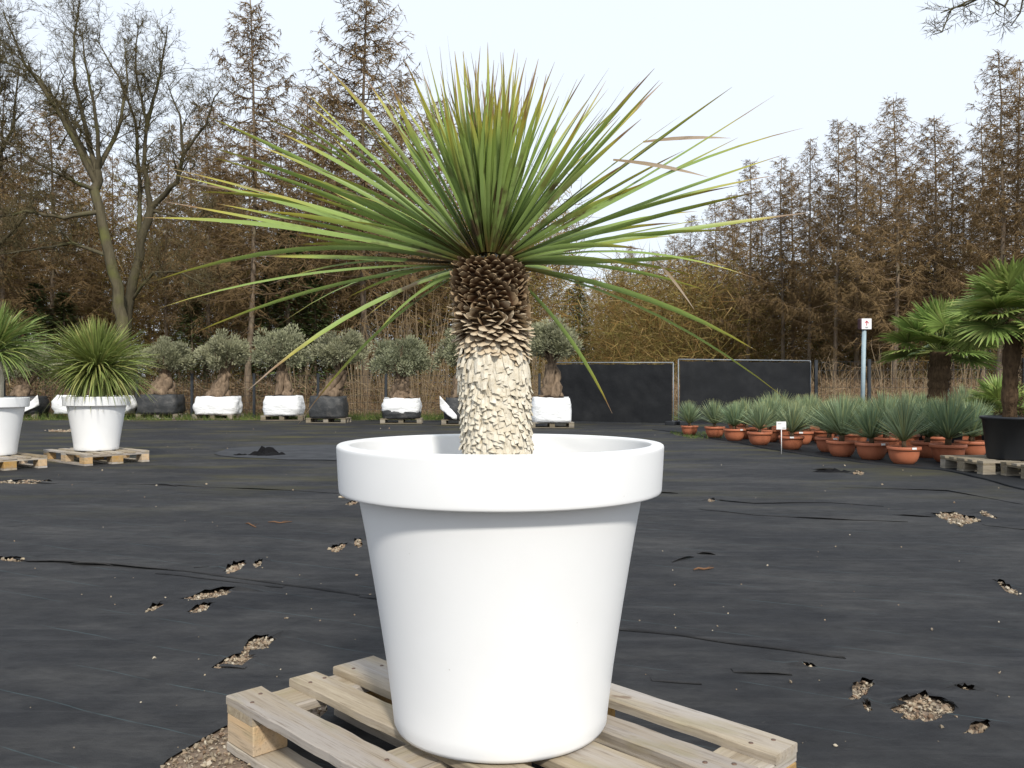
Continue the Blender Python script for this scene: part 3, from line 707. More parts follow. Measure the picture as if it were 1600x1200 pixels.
for i,(p,s_,tg_,lb,pl,g) in enumerate(BOWLS):
    bw=empty('terracotta_bowl',(p.x,p.y,.0105),rnd.uniform(-.3,.3)); bw.scale=(s_,)*3; tag(bw,lb,'bowl',g)
    obj('body',m_b,None,bw); obj('rim',m_r,None,bw); obj('soil',m_s,None,bw)
    if tg_:
        t_=obj('tag',m_t,None,bw,(.09*rnd.choice([-1,1,.3]),-.1,.2)); x=t_.location.x; t_.location.y=-math.sqrt(.2025**2-x*x); t_.rotation_euler=(0,0,math.atan2(x,-t_.location.y))
    pt=empty('yucca',(p.x,p.y,.0105+.19*s_),rnd.uniform(0,6)); k_=s_*rnd.uniform(.9,1.12); pt.scale=(k_*rnd.uniform(.95,1.1),)*2+(k_,); tag(pt,pl,'plant',g.replace('yucca bowls','blue yuccas') if g else None)
    struct(obj('leaves',m_pl[i%5],None,pt),'stuff'); obj('stem',m_st,None,pt,(0,0,-.01))
    pt.rotation_euler=(rnd.uniform(-.13,.13),rnd.uniform(-.13,.13),pt.rotation_euler[2]); k2=rnd.uniform(.86,1.12); pt.scale=tuple(v*k2 for v in pt.scale)
    if 'yellowish' in pl: pt.scale=(.82,.82,1.12)
# price sign on a stick
p=gr(1221,709,.01); sg=empty('price_sign',(p.x,p.y,.008)); tag(sg,'small white price sign on a thin stick','sign')
b=MB(); b.tube([Vector((0,0,0)),Vector((0,0,.36))],[.006,.006],6); b.build('stick',M['signwhite'],sg)
b=MB(); b.box((-.005,-.008,.40),(.135,.006,.11)); b.build('plate',M['signwhite'],sg,False)
b=MB(); b.box((.03,-.0125,.365),(.045,.002,.007)); b.box((-.03,-.0125,.425),(.05,.002,.005)); b.build('print',M['ink'],sg,False)

# ================================================================== PALMS
def frond_mesh(seed,lp,Lf):
    rr=random.Random(seed); b=MB(); n=34; c=Vector((0,lp,0))
    for i in range(n):
        q=R(-128+256*i/(n-1)+rr.uniform(-2,2)); L_=Lf*(.70+.30*math.cos(q*.55))*rr.uniform(.9,1.05)
        d=Vector((math.sin(q),math.cos(q),.12*abs(math.sin(q))))
        tip=c+d*L_+Vector((0,0,-.10*L_*rr.uniform(.3,1.5))); mid=c+d*L_*.55+Vector((0,0,.035))
        b.blade(c+d*.01,mid,tip,.042*Lf/.45,4,.3,rr.random(),base=.35)
    me=b.mesh('blade'); me.materials.append(M['palm'])
    b=MB(); b.tube([Vector((0,0,0)),Vector((0,lp*.5,.01)),c],[.014,.010,.008],5); m2=b.mesh('stalk'); m2.materials.append(M['petiole']); return me,m2
FR=[frond_mesh(i,.30,.42) for i in range(4)]; FRL=[frond_mesh(i+9,.42,.50) for i in range(4)]
def palm(loc,label,h,tr,n,fr,sc,seed,elmin=-35,group=None,mat='fibre'):
    rr=random.Random(seed); root=empty('fan_palm',loc); tag(root,label,'palm',group)
    if h>.15:
        b=MB(); m=26; zs=[-.04+(h+.04)*i/m for i in range(m+1)]
        b.tube([Vector((.03*math.sin(z*2+seed),.02*math.cos(z*3),z)) for z in zs],[tr*(.9+.15*(z/h))*(1+.12*rr.uniform(-1,1)) for z in zs],16)
        for i in range(900):
            z=rr.uniform(.0,h); q=rr.uniform(0,6.283); p=Vector((math.cos(q)*tr*.95,math.sin(q)*tr*.95,z)); b.spike(p,p+Vector((math.cos(q)*.035,math.sin(q)*.035,rr.uniform(-.05,.07))),.004)
        b.build('trunk',M[mat],root)
    for i in range(n):
        az=i*2.399+rr.uniform(-.3,.3); u=i/(n-1); el=R(elmin+(78-elmin)*u+rr.uniform(-8,8))
        dr=Vector((math.cos(az)*math.cos(el),math.sin(az)*math.cos(el),math.sin(el)))
        X=dr.cross(Vector((0,0,1))).normalized(); Z=X.cross(dr); mt=Matrix((X,dr,Z)).transposed()
        mt=mt@Matrix.Rotation(rr.uniform(-.5,.5),3,'Y'); m4=mt.to_4x4()@Matrix.Diagonal((sc,sc,sc,1)); m4.translation=Vector((dr.x*tr*.5,dr.y*tr*.5,h+.02*u))
        a_,s2=fr[i%len(fr)]; f_=obj('frond',a_,None,root); f_.matrix_local=m4; obj('stalk',s2,None,f_)
    return root
def tub(loc,r_,h,label):
    b=MB(); b.lathe([(.0,.004),(r_*.78,.004),(r_*.82,.0),(r_*.84,.015),(r_*.97,h*.93),(r_*1.03,h*.935),(r_*1.04,h*.995),(r_*1.02,h),(r_*.97,h),(r_*.93,h*.9)],48)
    root=empty('plant_tub',loc); tag(root,label,'tub'); b.build('body',M['blackpot'],root)
    b=MB(); b.lathe([(r_*.95,h*.88),(r_*.5,h*.9),(.0005,h*.9)],32); b.build('soil',M['soil'],root)
    return root
pallet_copy((5.62,9.5,.012),R(4),'grey weathered pallet under the black palm tub',1.0,None,True)
pallet_copy((5.84,8.66,.012),R(3),'pallet end at the picture edge in front of the black tub',1.0,None,True)
tub((at(1590,0,9.35).x,9.35,.1575),.36,.47,'black plastic tub on the weathered pallet holding a tall palm')
palm((at(1583,0,9.35).x,9.35,.1575+.42),'tall fan palm with slim shaggy trunk in the black tub',1.14,.085,24,FR,1.0,4,-40)
tub((at(1468,0,13.2).x,13.2,.0105),.36,.5,'black tub hidden behind the blue yuccas under the stout palm')
palm((at(1468,0,13.2).x,13.2,.46),'stout fan palm with thick hairy trunk behind the blue yuccas',1.04,.155,26,FRL,.98,11,-18)
palm((at(1562,0,12).x,12,.40),'low bushy fan palm half hidden behind the black tub',.18,.06,12,FR,.8,21,0)
tub((at(1562,0,12).x,12,.0105),.25,.44,'black tub under the low bushy palm')

# ================================================================== OLIVES
def olive(loc,label,th,tr,lean,cw,ch,seed,nl=9000):
    rr=random.Random(seed); root=empty('olive_tree',loc); tag(root,label,'olive tree')
    b=MB(); top=Vector((lean,0,th))
    for s_ in range(5):                       # gnarled trunk of fused strands
        q=s_*1.2566+rr.uniform(-.3,.3); pts=[];rad=[]
        for i in range(9):
            t=i/8; c=Vector((0,0,-.05)).lerp(top,t); tw=q+t*1.6
            k_=tr*(.85-.55*t**.7+.22*rr.uniform(-1,1))
            pts.append(c+Vector((math.cos(tw)*k_,math.sin(tw)*k_,0))); rad.append(tr*(.62-.32*t)*(1+.25*rr.uniform(-1,1)))
        b.tube(pts,rad,8)
    for i in range(14):
        q=rr.uniform(0,6.28); e_=top+Vector((math.cos(q)*cw*rr.uniform(.3,.75),math.sin(q)*cw*rr.uniform(.3,.75),ch*rr.uniform(.3,1.3)))
        b.tube([top-Vector((0,0,.1)),top.lerp(e_,.5)+Vector((0,0,.05)),e_],[tr*.22,tr*.12,.01],4,False)
    b.build('trunk',M['olivebark'],root)
    b=MB(); cen=top+Vector((0,0,ch*.72)); cl=[]
    for i in range(90):
        while True:
            v=Vector((rr.uniform(-1,1),rr.uniform(-1,1),rr.uniform(-.42,1)))
            if .25<v.length<1: break
        lob=1+.28*noise.noise(v.normalized()*1.6+Vector((seed,0,0))); cl.append((cen+Vector((v.x*cw*.88*lob,v.y*cw*.88*lob,v.z*ch*.82*lob)),rr.uniform(.12,.24)*cw*1.1,rr.random(),v.normalized()))
    for i in range(nl):
        c,s_,k_,vn=cl[rr.randrange(len(cl))]
        d=Vector((rr.gauss(0,1),rr.gauss(0,1),rr.gauss(.2,1))).normalized(); p=c+d*s_*rr.uniform(.4,1.05)
        g=(d+vn*.6+Vector((0,0,.5))).normalized(); L_=rr.uniform(.06,.11)
        sd_=g.orthogonal().normalized(); sd_=Matrix.Rotation(rr.uniform(0,6.28),3,g)@sd_; ww=rr.uniform(.011,.019)
        b.add([p-sd_*ww*.3,p+g*L_*.5-sd_*ww,p+g*L_,p+g*L_*.5+sd_*ww],[(0,1,2,3)],[0,.5,1,.5],.6*k_+.4*rr.random())
    struct(b.build('crown',M['olive'],root,False),'stuff')
def root_bag(loc,wx,wy,h,kind,label,seed,rz=0):
    rr=random.Random(seed); root=empty('root_bag',loc,rz); tag(root,label,'root bag')
    def shell(z0,z1,grow,jag,n=44,m=9):
        b=MB(); vs=[]
        for i in range(m+1):
            t=i/m
            for k_ in range(n):
                q=2*math.pi*k_/n; cx,cy=math.cos(q),math.sin(q); p_=(abs(cx)**5+abs(cy)**5)**(-.2)
                bul=1+.07*math.sin(math.pi*t)-.06*t+.07*noise.noise(Vector((cx*2.5+seed,cy*2.5,t*4)))+grow
                z=z0+(z1-z0)*t+(jag*noise.noise(Vector((cx*2+seed*3,cy*2,1)))*t)
                vs.append(Vector((cx*p_*wx/2*bul,cy*p_*wy/2*bul,z)))
        fs=[(i*n+k_,i*n+(k_+1)%n,(i+1)*n+(k_+1)%n,(i+1)*n+k_) for i in range(m) for k_ in range(n)]
        fs.append(tuple(m*n+k_ for k_ in range(n))); fs.append(tuple(range(n-1,-1,-1)))
        b.add(vs,fs); return b
    if kind=='white': shell(0,h,0,.05).build('bag',M['bag'],root)
    elif kind=='black': shell(0,h,0,.03).build('bag',M['blackbag'],root)
    elif kind=='mixed':
        shell(0,h*.6,0,.02).build('black_wrap',M['blackbag'],root); shell(h*.26,h,.025,.05).build('white_wrap',M['bag'],root)
    elif kind=='flap':
        shell(0,h,0,.03).build('bag',M['blackbag'],root)
        b=MB(); n=16; vs=[]
        sgn=1 if seed%2 else -1
        for i in range(n+1):
            t=i/n
            for k_ in range(5):
                u=k_/4; x=sgn*(wx*.12+t*(wx*.48)); zz=h*(.05+.75*t)+(u-.5)*h*(.30+.3*t)
                vs.append(Vector((x,-wy*.54-.05*math.sin(t*5+u*2)-.03*t-.03*noise.noise(Vector((t*4,u*4,seed))),max(.01,zz))))
        b.add(vs,[(i*5+k_,i*5+k_+1,(i+1)*5+k_+1,(i+1)*5+k_) for i in range(n) for k_ in range(4)]); 
        o=b.build('white_flap',M['bag'],root); sl=o.modifiers.new('solid','SOLIDIFY'); sl.thickness=.012
    b=MB(); b.lathe([(min(wx,wy)*.40,h+.01),(min(wx,wy)*.25,h+.05),(.0005,h+.06)],20); b.build('soil',M['soil'],root)
OL=[ # px, base py, container px width, kind, crown half-width px, crown top py, crown bottom py, trunk lean px, labels
 (35,655,72,'flap',46,540,612,6,'olive tree behind the white pot cut by the picture edge','black root bag with hanging white flap beside the bushy yucca pot'),
 (148,655,124,'white',60,545,600,0,'olive tree mostly hidden behind the bushy drooping yucca','wide white root bag behind the bushy yucca pot'),
 (253,655,66,'black',44,540,592,6,'olive tree with stout split trunk in plain black root bag','plain black root bag next to the bushy yucca'),
 (341,656,70,'white',46,534,592,12,'olive tree with leaning trunk in the largest lone white bag','white root bag under the olive with leaning twisted trunk'),
 (444,658,60,'white',48,523,590,-4,'pale dense olive tree with short trunk beside a fence post','white root bag under the pale dense olive'),
 (514,662,58,'black',48,527,588,22,'olive tree leaning strongly over a worn black root bag','worn black and brown root bag under the strongly leaning olive'),
 (628,663,60,'mixed',52,538,602,-2,'low spreading olive tree in half white half black bag','root bag white above and black below beside the tall yucca'),
 (722,665,58,'flap',40,520,590,0,'olive tree hidden behind the tall yucca trunk','black root bag with loose white flap behind the tall yucca trunk'),
 (861,670,64,'white',45,512,578,2,'tall olive tree with straight bare trunk next to the dark screen','white root bag in front of the dark screen fence')]
for i,(px,py,cwp,kind,hw,ct,cb,ln_,lt,lb) in enumerate(OL):
    d=F*EYE/(py-HY)+.45; x=(px-800)/F*d; m_=d/F
    pz=.0125; pallet_copy((x,d,pz-.004),R([3,-4,2,-6,5,-2,3,0,2][i]),'wooden pallet under the '+lb,min(1.0,cwp*m_/1.13),None,True)
    zt=pz+.144*(.9 if min(1.0,cwp*m_/1.13)<=.9 else 1)
    zt=pz-.004+.144*(1 if min(1.0,cwp*m_/1.13)>.9 else .9)+.003
    h=.50+.03*(i%3)
    root_bag((x,d,zt),cwp*m_*.93,min(.9,cwp*m_*.8),h,kind,lb,i+1)
    ztop=EYE+(HY-ct)*m_; zbot=EYE+(HY-cb)*m_; base=zt+h
    ch=(ztop-zbot)/1.62; th=max(.32,ztop-base-ch*1.38)
    olive((x-.1*ln_*m_,d,base),lt,th,(.27,.3,.3,.27,.22,.24,.25,.24,.23)[i],ln_*m_,hw*m_*.94,ch,i+70)

# ================================================================== FENCES, SIGN
def screen(pa,pb,ha,hb,label):
    root=empty('screen_fence',(pa.x,pa.y,0)); tag(root,label,'fence'); v=pb-pa; L_=v.length; root.rotation_euler=(0,0,math.atan2(v.y,v.x))
    b=MB(); r_=.015; A,B=Vector((0,0,.0)),Vector((L_,0,.0))
    b.tube([A,Vector((0,0,ha))],[r_]*2,8); b.tube([B,Vector((L_,0,hb))],[r_]*2,8); b.tube([Vector((0,0,ha)),Vector((L_,0,hb))],[r_]*2,8); b.tube([Vector((0,0,.1)),Vector((L_,0,.1))],[r_]*2,8)
    b.build('frame',M['galv'],root)
    b=MB(); nx,ny=60,24; vs=[]
    for j in range(ny+1):
        for i in range(nx+1):
            u,t=i/nx,j/ny; h=(ha+(hb-ha)*u)-.03; x=.02+u*(L_-.04)
            vs.append(Vector((x,-.03+.035*noise.noise(Vector((x*1.6,t*2.2,L_)))+.012*noise.noise(Vector((x*5+t*3,t*6,L_))),.04+t*(h-.04)-.02*abs(math.sin(x*5))*(1 if j==ny else 0))))
    b.add(vs,[(j*(nx+1)+i,j*(nx+1)+i+1,(j+1)*(nx+1)+i+1,(j+1)*(nx+1)+i) for j in range(ny) for i in range(nx)])
    b.build('screen_cloth',M['screen'],root)
    for x in (0,L_):
        b=MB(); b.box((x,0,.05),(.24,.6,.11)); bevel(b.build('foot',M['blackpot'],root,False),.02)
screen(gr(868,663)+Vector((0,1.2,0)),gr(1052,664),1.58,1.54,'dark mesh screen panel behind the tall olive')
screen(gr(1060,664),gr(1262,660)+Vector((0,-.2,0)),1.62,1.62,'dark mesh screen panel with metal frame beside the sign')
def post(px,d,h,label,group):
    b=MB(); b.box((0,0,h/2),(.07,.07,h)); b.box((0,0,h+.008),(.078,.078,.02)); o=b.build('fence_post',M['darkpost'],None,False,((px-800)/F*d,d,0)); tag(o,label,'fence post',group)
LP=[-90,6,110,214,300,397,497,603,712,843]; FD=25.2
for px in LP: post(px,FD,1.32,'dark metal fence post behind the olive trees','fence posts behind the olives')
RP=[(1275,21.9),(1358,21.3),(1480,20.8),(1600,20.4),(1730,20)]
for px,d in RP: post(px,d,1.62,'dark metal fence post behind the palms and blue yuccas','fence posts behind the palms')
def wire(pa,pb,h,label,group):
    v=pb-pa; L_=v.length; b=MB(); n=int(L_/.10); nh=int(h/.2)
    for i in range(n+1): x=L_*i/n; b.box((x,0,h/2+.05),(.005,.005,h))
    for j in range(nh+1): b.box((L_/2,.006,.06+j*.2*(h/(nh*.2))),(L_,.006,.007))
    root=b.build('wire_fence',M['darkpost'],None,False,(pa.x,pa.y,0)); root.rotation_euler=(0,0,math.atan2(v.y,v.x)); tag(root,label,'fence',group)
for a_,b_ in zip(LP[:-1],LP[1:]): wire(Vector(((a_-800)/F*FD+.04,FD,0)),Vector(((b_-800)/F*FD-.04,FD,0)),1.22,'thin dark wire mesh fence panel between posts behind the olives','wire panels behind the olives')
for (a_,d),(b_,d2) in zip(RP[:-1],RP[1:]): wire(Vector(((a_-800)/F*d+.04,d,0)),Vector(((b_-800)/F*d2-.04,d2,0)),1.52,'thin dark wire mesh fence panel between posts behind the palms','wire panels behind the palms')
d=20.2; sx_=(1347-800)/F*d
sg=empty('arrow_sign',(sx_,d,0)); tag(sg,'white box sign with red up arrow on a blue-grey post','sign')
b=MB(); b.tube([Vector((0,0,0)),Vector((.05,0,2.32))],[.05,.05],12); b.build('post',M['signpost'],sg)
b=MB(); b.box((.055,0,2.44),(.27,.16,.26)); bx=bevel(b.build('box',M['signdark'],sg,False),.02,3)
b=MB(); b.box((.072,-.085,2.44),(.235,.012,.255)); pn=bevel(b.build('panel',M['signwhite'],sg,False),.03,3)
b=MB(); b.box((.072,-.094,2.455),(.017,.004,.11)); b.build('arrow_shaft',M['red'],pn,False)
b=MB(); z0=2.515
for s_ in (-1,1): b.add([Vector((.072,-.096,z0+.006)),Vector((.072+s_*.045,-.096,z0-.045)),Vector((.072+s_*.045,-.096,z0-.066)),Vector((.072,-.096,z0-.02))],[(0,1,2,3)])
o=b.build('arrow_head',M['red'],pn,False); sl=o.modifiers.new('solid','SOLIDIFY'); sl.thickness=.003
b=MB(); b.box((.072,-.094,2.365),(.08,.003,.012)); b.box((.072,-.094,2.345),(.05,.003,.008)); b.build('print',M['ink'],pn,False)

# twigs and fallen leaves on the fabric
for (pa,pm,pb,r_,lb) in [((1084,893),(1099,892),(1115,890),.006,'short yellowish twig lying on the black fabric'),((384,820),(392,822),(400,826),.005,'thin dry pale leaf strip lying on the black fabric'),((419,818),(437,819),(456,817),.005,'long pale twig beside the dry leaf strip')]:
    b=MB(); A,B,C_=gr(*pa),gr(*pm),gr(*pb)
    for v in (A,B,C_): v.z=.010
    b.tube([A,A.lerp(B,.5)+Vector((0,.01,.004)),B,C_],[r_*.6,r_,r_,r_*.5],6); q=A.lerp(C_,.6); b.spike(q,q+Vector((.05,.03,.012)),r_*.6)
    tag(b.build('twig',M['drystem'],None),lb,'twig')

# ================================================================== TREES
def larch(seed,h,Lmax,dense=1.0,lo=.28):
    rr=random.Random(seed); t_=MB(); b=MB()
    n=14; bend=rr.uniform(-.25,.25); pts=[Vector((bend*math.sin(i/n*3)+.04*rr.uniform(-1,1),.1*math.sin(i/n*4+seed),h*i/n)) for i in range(n+1)]
    r0=.0085*h; rad=[r0*(1-.93*(i/n)**.9)+.008 for i in range(n+1)]; t_.tube(pts,rad,8)
    def tp(z):
        k_=min(n-1e-4,max(0,z/h*n)); i=int(k_); return pts[i].lerp(pts[i+1],k_-i)
    z=h*lo*.55; q=rr.uniform(0,6)
    while z<h*.992:
        s_=z/h; q+=2.4+rr.uniform(-.5,.5); dead=s_<lo
        L_=Lmax*min(1,(1-s_)**.72*1.25+.04)*rr.uniform(.6,1.12)
        if dead: L_*=rr.uniform(.25,.7)
        el=R(rr.uniform(-6,16)+26*s_*s_) if not dead else R(rr.uniform(-25,5))
        c=tp(z); dr=Vector((math.cos(q)*math.cos(el),math.sin(q)*math.cos(el),math.sin(el)))
        m=5; bp=[]
        for i in range(m+1):
            t=i/m; bp.append(c+dr*L_*t+Vector((rr.uniform(-1,1)*.03*L_,rr.uniform(-1,1)*.03*L_,-.16*L_*math.sin(t*math.pi*.9)+.10*L_*t*t)) if i else c)
        br_=(.010+.010*L_)*(1-.3*s_)
        t_.tube(bp,[br_*(1-.82*i/m) for i in range(m+1)],4,False,.35)
        nt_=int((4+8.5*L_)*dense*(.5 if dead else 1))
        for k_ in range(nt_):
            u=rr.uniform(.15,1); f_=u*m; i=min(m-1,int(f_)); p=bp[i].lerp(bp[i+1],f_-i)
            side=Vector((-dr.y,dr.x,0))*rr.choice([-1,1]); tl=rr.uniform(.22,.8)*(1.1-.4*u)*(.7+.3*L_/Lmax)
            d=(side*rr.uniform(.3,1)+dr*rr.uniform(.1,.8)+Vector((0,0,rr.uniform(-1.0,.25)))).normalized(); e_=p+d*tl; rv=rr.uniform(.5,1)
            b.spike(p,e_,.014,rv)
            for w_ in range(4):
                v=rr.uniform(.15,.95); p2_=p.lerp(e_,v); d2=(d+Vector((rr.gauss(0,.6),rr.gauss(0,.6),rr.gauss(-.35,.6)))).normalized(); b.spike(p2_,p2_+d2*rr.uniform(.08,.28),.012,rv)
        z+=rr.uniform(.05,.16)*(1.5 if dead else 1)*h/14/dense
    m1=t_.mesh('trunk'); m1.materials.append(M['larch']); m2=b.mesh('crown',False); m2.materials.append(M['larchtwig']); return m1,m2
LV=[larch(1,15,3.2,1.2),larch(2,15,3.7,1.35),larch(3,15,2.9,1.2,.33),larch(4,15,3.3,1.1,.38),larch(5,15,3.0,1.25,.2),larch(6,15,3.9,1.35,.28)]
def put_larch(px,d,top,var,label,group,rz=None):
    h=EYE+(HY-top)/F*d; s_=h/15
    root=empty('larch_tree',((px-800)/F*d,d,-.05),rnd.uniform(0,6.28) if rz is None else rz); sw=s_*rnd.uniform(.92,1.15); root.scale=(sw,sw,s_); tag(root,label,'larch',group)
    a_,b_=LV[var%6]; obj('trunk',a_,None,root); obj('crown',b_,None,root)
GL='larches behind the olive trees'; LL='bare brown larch in the tall stand behind the olive trees'
put_larch(388,30,-6,1,'tall bare larch with wide drooping top, straight trunk right of the bare oaks',None,1.0)
put_larch(572,31,-45,5,'tallest dense bare larch rising behind the yucca leaves',None,2.0)
for (px,d,top) in [(-60,31,60),(10,30,120),(75,33,150),(255,34,190),(320,33,160),(470,35,130),(520,38,120),(640,35,110),(690,39,150),(735,37,190),(790,42,230),(825,45,300),(340,38,210),(440,40,180),
  (40,38,200),(110,40,230),(180,37,240),(230,42,250),(290,45,220),(390,46,190),(490,46,210),(560,44,170),(610,43,190),(670,47,230),(720,50,260),(770,52,290),(-20,42,210),(-110,36,90),(145,46,260),(-5,50,240),(535,52,230),(350,52,240)]:
    put_larch(px+rnd.uniform(-10,10),d,top,rnd.randrange(6),LL,GL)
GR_='larches beyond the screen fence and palms'; LR_='bare brown larch in the stand beyond the screen fence and palms'
for (px,d,top) in [(1562,37,78),(1598,40,90),(1660,37,60),(1700,34,40),(1535,45,190),(1492,44,215),(1462,43,178),(1400,41,152),(1425,50,260),(1372,48,240),(1335,46,190),(1305,45,185),(1268,47,215),(1240,52,265),(1222,50,243),(1168,52,248),(1140,60,300),(1118,63,312),(1085,66,335),(1052,74,366),(1025,82,390),(990,84,382),(962,92,410),(932,98,432),
   (1560,52,230),(1600,55,220),(1640,50,200),(1500,56,270),(1450,58,280),(1410,60,300),(1350,58,290),(1310,58,280),(1280,62,300),(1190,64,310),(1100,76,370),(1150,74,340),(1075,85,385),(1010,95,410),(905,110,455),(880,120,470),(975,100,430),(1540,62,290),(1470,66,310),(1380,68,330)]:
    own={1562:'tallest larch of the stand, rising above the tall fan palm',1400:'large full larch rising between the arrow sign and the stout palm',1462:'larch rising straight above the stout palm',1335:'larch rising straight behind the arrow sign',1168:'tall larch rising above the middle of the metal framed screen',1052:'larch rising above the joint between the two screen panels'}.get(px)
    put_larch(px+rnd.uniform(-4,4),d,top,rnd.randrange(6),own or LR_,GR_)
# evergreens
def spruce(seed,h,Rm,n=3600):
    rr=random.Random(seed); b=MB(); t_=MB(); t_.tube([Vector((0,0,0)),Vector((0,0,h*.5)),Vector((0,0,h))],[.09,.06,.01],7)
    for i in range(n):
        s_=rr.random()**.8; z=h*(.04+.96*s_); q=rr.uniform(0,6.28); lay=.75+.25*math.sin(z*7+2*math.sin(q*3)); r_=Rm*(1-s_)**.85*lay*rr.uniform(.35,1.05)
        p=Vector((math.cos(q)*r_,math.sin(q)*r_,z-.25*r_)); d=Vector((math.cos(q),math.sin(q),rr.uniform(-.5,.15))); sd_=Vector((-math.sin(q),math.cos(q),rr.uniform(-.4,.4)))
        L_=rr.uniform(.14,.34); ww=rr.uniform(.02,.05)
        b.add([p,p+d*L_*.6+sd_*ww,p+d*L_,p+d*L_*.6-sd_*ww],[(0,1,2,3)],[0,.5,1,.5],rr.random())
    a_=t_.mesh('trunk'); a_.materials.append(M['larch']); c=b.mesh('crown',False); c.materials.append(M['spruce']); return a_,c
SV=[spruce(1,6,1.7),spruce(2,6,1.4),spruce(3,6,1.9)]
for (px,d,top,k_) in [(450,31.5,350,1.1),(420,32,410,1.1),(492,32,430,1.2),(55,31.5,440,1.3),(100,32,455,1.3),(300,32,455,1.2),(380,42,420,1),(540,41,430,1),(905,70,432,1.0),(890,72,450,1),(1335,52,435,1.1),(1280,55,455,1.1),(1440,54,450,1.1),(1180,62,470,1.1),(1540,50,440,1.1),(150,42,440,1.2),(660,46,470,1),(960,75,470,1.1),(1010,72,480,1.1),(1090,68,480,1.1)]:
    h=EYE+(HY-top)/F*d; s_=h/6; root=empty('spruce_tree',((px-800)/F*d,d,-.05),rnd.uniform(0,6)); root.scale=(s_*k_,s_*k_,s_)
    g=px<800; tag(root,'dark green spruce among the larch trunks behind the olives' if g else 'dark green spruce deep in the wood beyond the screen fence','spruce','spruces behind the olives' if g else 'spruces beyond the screen fence')
    a_,c=SV[rnd.randrange(3)]; obj('trunk',a_,None,root); struct(obj('crown',c,None,root),'stuff')
# bare broadleaved trees
class Oak:
    def __init__(s,seed,rmin=.006): s.rr=random.Random(seed); s.t=MB(); s.b=MB(); s.rmin=rmin
    def limb(s,pts,r0,r1,kids_=True,lv=0,dens=1.0):
        P=[]
        for i in range(len(pts)-1):
            for k_ in range(4):
                t=k_/4; P.append(pts[i].lerp(pts[i+1],t)+Vector((s.rr.uniform(-1,1),s.rr.uniform(-1,1),s.rr.uniform(-1,1)))*(.02+.25*r1)*(0 if i+k_==0 else 1))
        P.append(pts[-1]); m=len(P); rad=[r0+(r1-r0)*(i/(m-1))**.8 for i in range(m)]; s.t.tube(P,rad,7,False,.0)
        if kids_:
            L_=sum((P[i+1]-P[i]).length for i in range(m-1)); n=int(L_*5.0*dens)
            for k_ in range(n):
                u=s.rr.uniform(.18,1)*(m-1); i=min(m-2,int(u)); p=P[i].lerp(P[i+1],u-i); tg=(P[i+1]-P[i]).normalized()
                s.grow(p,(tg*.7+Vector((s.rr.gauss(0,.7),s.rr.gauss(0,.7),s.rr.gauss(.15,.5)))).normalized(),s.rr.uniform(.5,1.7)*(1-.3*i/m),max(.012,rad[i]*.35),0)
    def grow(s,p,d,L_,r_,lv):
        n=4; P=[p]; up=Vector((0,0,.08))
        for i in range(n):
            d=(d+Vector((s.rr.gauss(0,.24),s.rr.gauss(0,.24),s.rr.gauss(0,.24)))+up).normalized(); P.append(P[-1]+d*L_/n)
        (s.t if lv==0 else s.b).tube(P,[r_*(1-.75*i/n) for i in range(n+1)],3 if lv else 4,False,.3+.3*lv)
        if lv>=3: return
        for k_ in range((5,5,3)[lv]):
            u=s.rr.uniform(.2,1)*n; i=min(n-1,int(u)); q=P[i].lerp(P[i+1],u-i); tg=(P[i+1]-P[i]).normalized()
            d2=(tg*.8+Vector((s.rr.gauss(0,.65),s.rr.gauss(0,.65),s.rr.gauss(0,.55)))).normalized(); l2=L_*s.rr.uniform(.35,.65)
            if lv==2: s.b.spike(q,q+d2*l2*1.2,s.rmin,.9)
            else: s.grow(q,d2,l2,max(s.rmin,r_*.5),lv+1)
    def done(s,root):
        s.t.build('trunk',M['oak'],root); s.b.build('crown',M['oak'],root)
def px3(L_,d,o): return [at(x,y,d+dd)-o for (x,y,dd) in L_]
D=26.8
oa=empty('oak_tree',(at(205,0,D).x,D,-.02)); tag(oa,'mossy bare oak leaning towards the picture edge with sweeping limbs','oak'); A=Oak(21); O=oa.location.copy()
A.limb(px3([(205,650,0),(192,500,0),(172,400,0),(150,300,0),(152,266,0)],D,O),.22,.13,False)
A.limb(px3([(152,268,0),(140,228,.2),(117,130,.5),(115,60,.6),(128,-20,.5)],D,O),.10,.015)
A.limb(px3([(153,268,0),(154,228,-.3),(147,160,-.8),(134,100,-1),(128,50,-1)],D,O),.09,.015)
A.limb(px3([(150,300,0),(120,285,-.5),(66,258,-1),(0,215,-1.5)],D,O),.085,.015)
A.limb(px3([(150,275,0),(120,215,.5),(97,170,1),(60,118,1.2),(-5,92,1.5)],D,O),.10,.02)
A.limb(px3([(150,285,0),(90,170,-.6),(40,100,-1),(5,20,-1.2)],D,O),.10,.02)
A.limb(px3([(158,330,0),(100,340,-.6),(40,330,-1),(-30,345,-1.5)],D,O),.09,.02)
A.limb(px3([(170,400,0),(110,380,.6),(50,390,1),(-20,400,1.5)],D,O),.07,.015)
A.limb(px3([(152,266,0),(185,205,.4),(200,130,.8),(195,60,1)],D,O),.09,.015)
A.done(oa)
D=27.6
ob=empty('oak_tree',(at(188,0,D).x,D,-.02)); tag(ob,'mossy bare oak with forked trunk right of the leaning oak','oak'); A=Oak(33); O=ob.location.copy()
A.limb(px3([(185,650,0),(200,480,0),(217,400,0),(236,326,0)],D,O),.19,.13,False)
A.limb(px3([(236,326,0),(226,262,0),(229,190,.2),(212,110,.4),(216,30,.5)],D,O),.10,.015)
A.limb(px3([(217,390,0),(219,290,.4),(212,190,.8),(185,120,1),(150,60,1.2)],D,O),.09,.015)
A.limb(px3([(238,324,0),(276,284,-.3),(287,238,-.6),(322,194,-.8),(336,150,-1)],D,O),.10,.02)
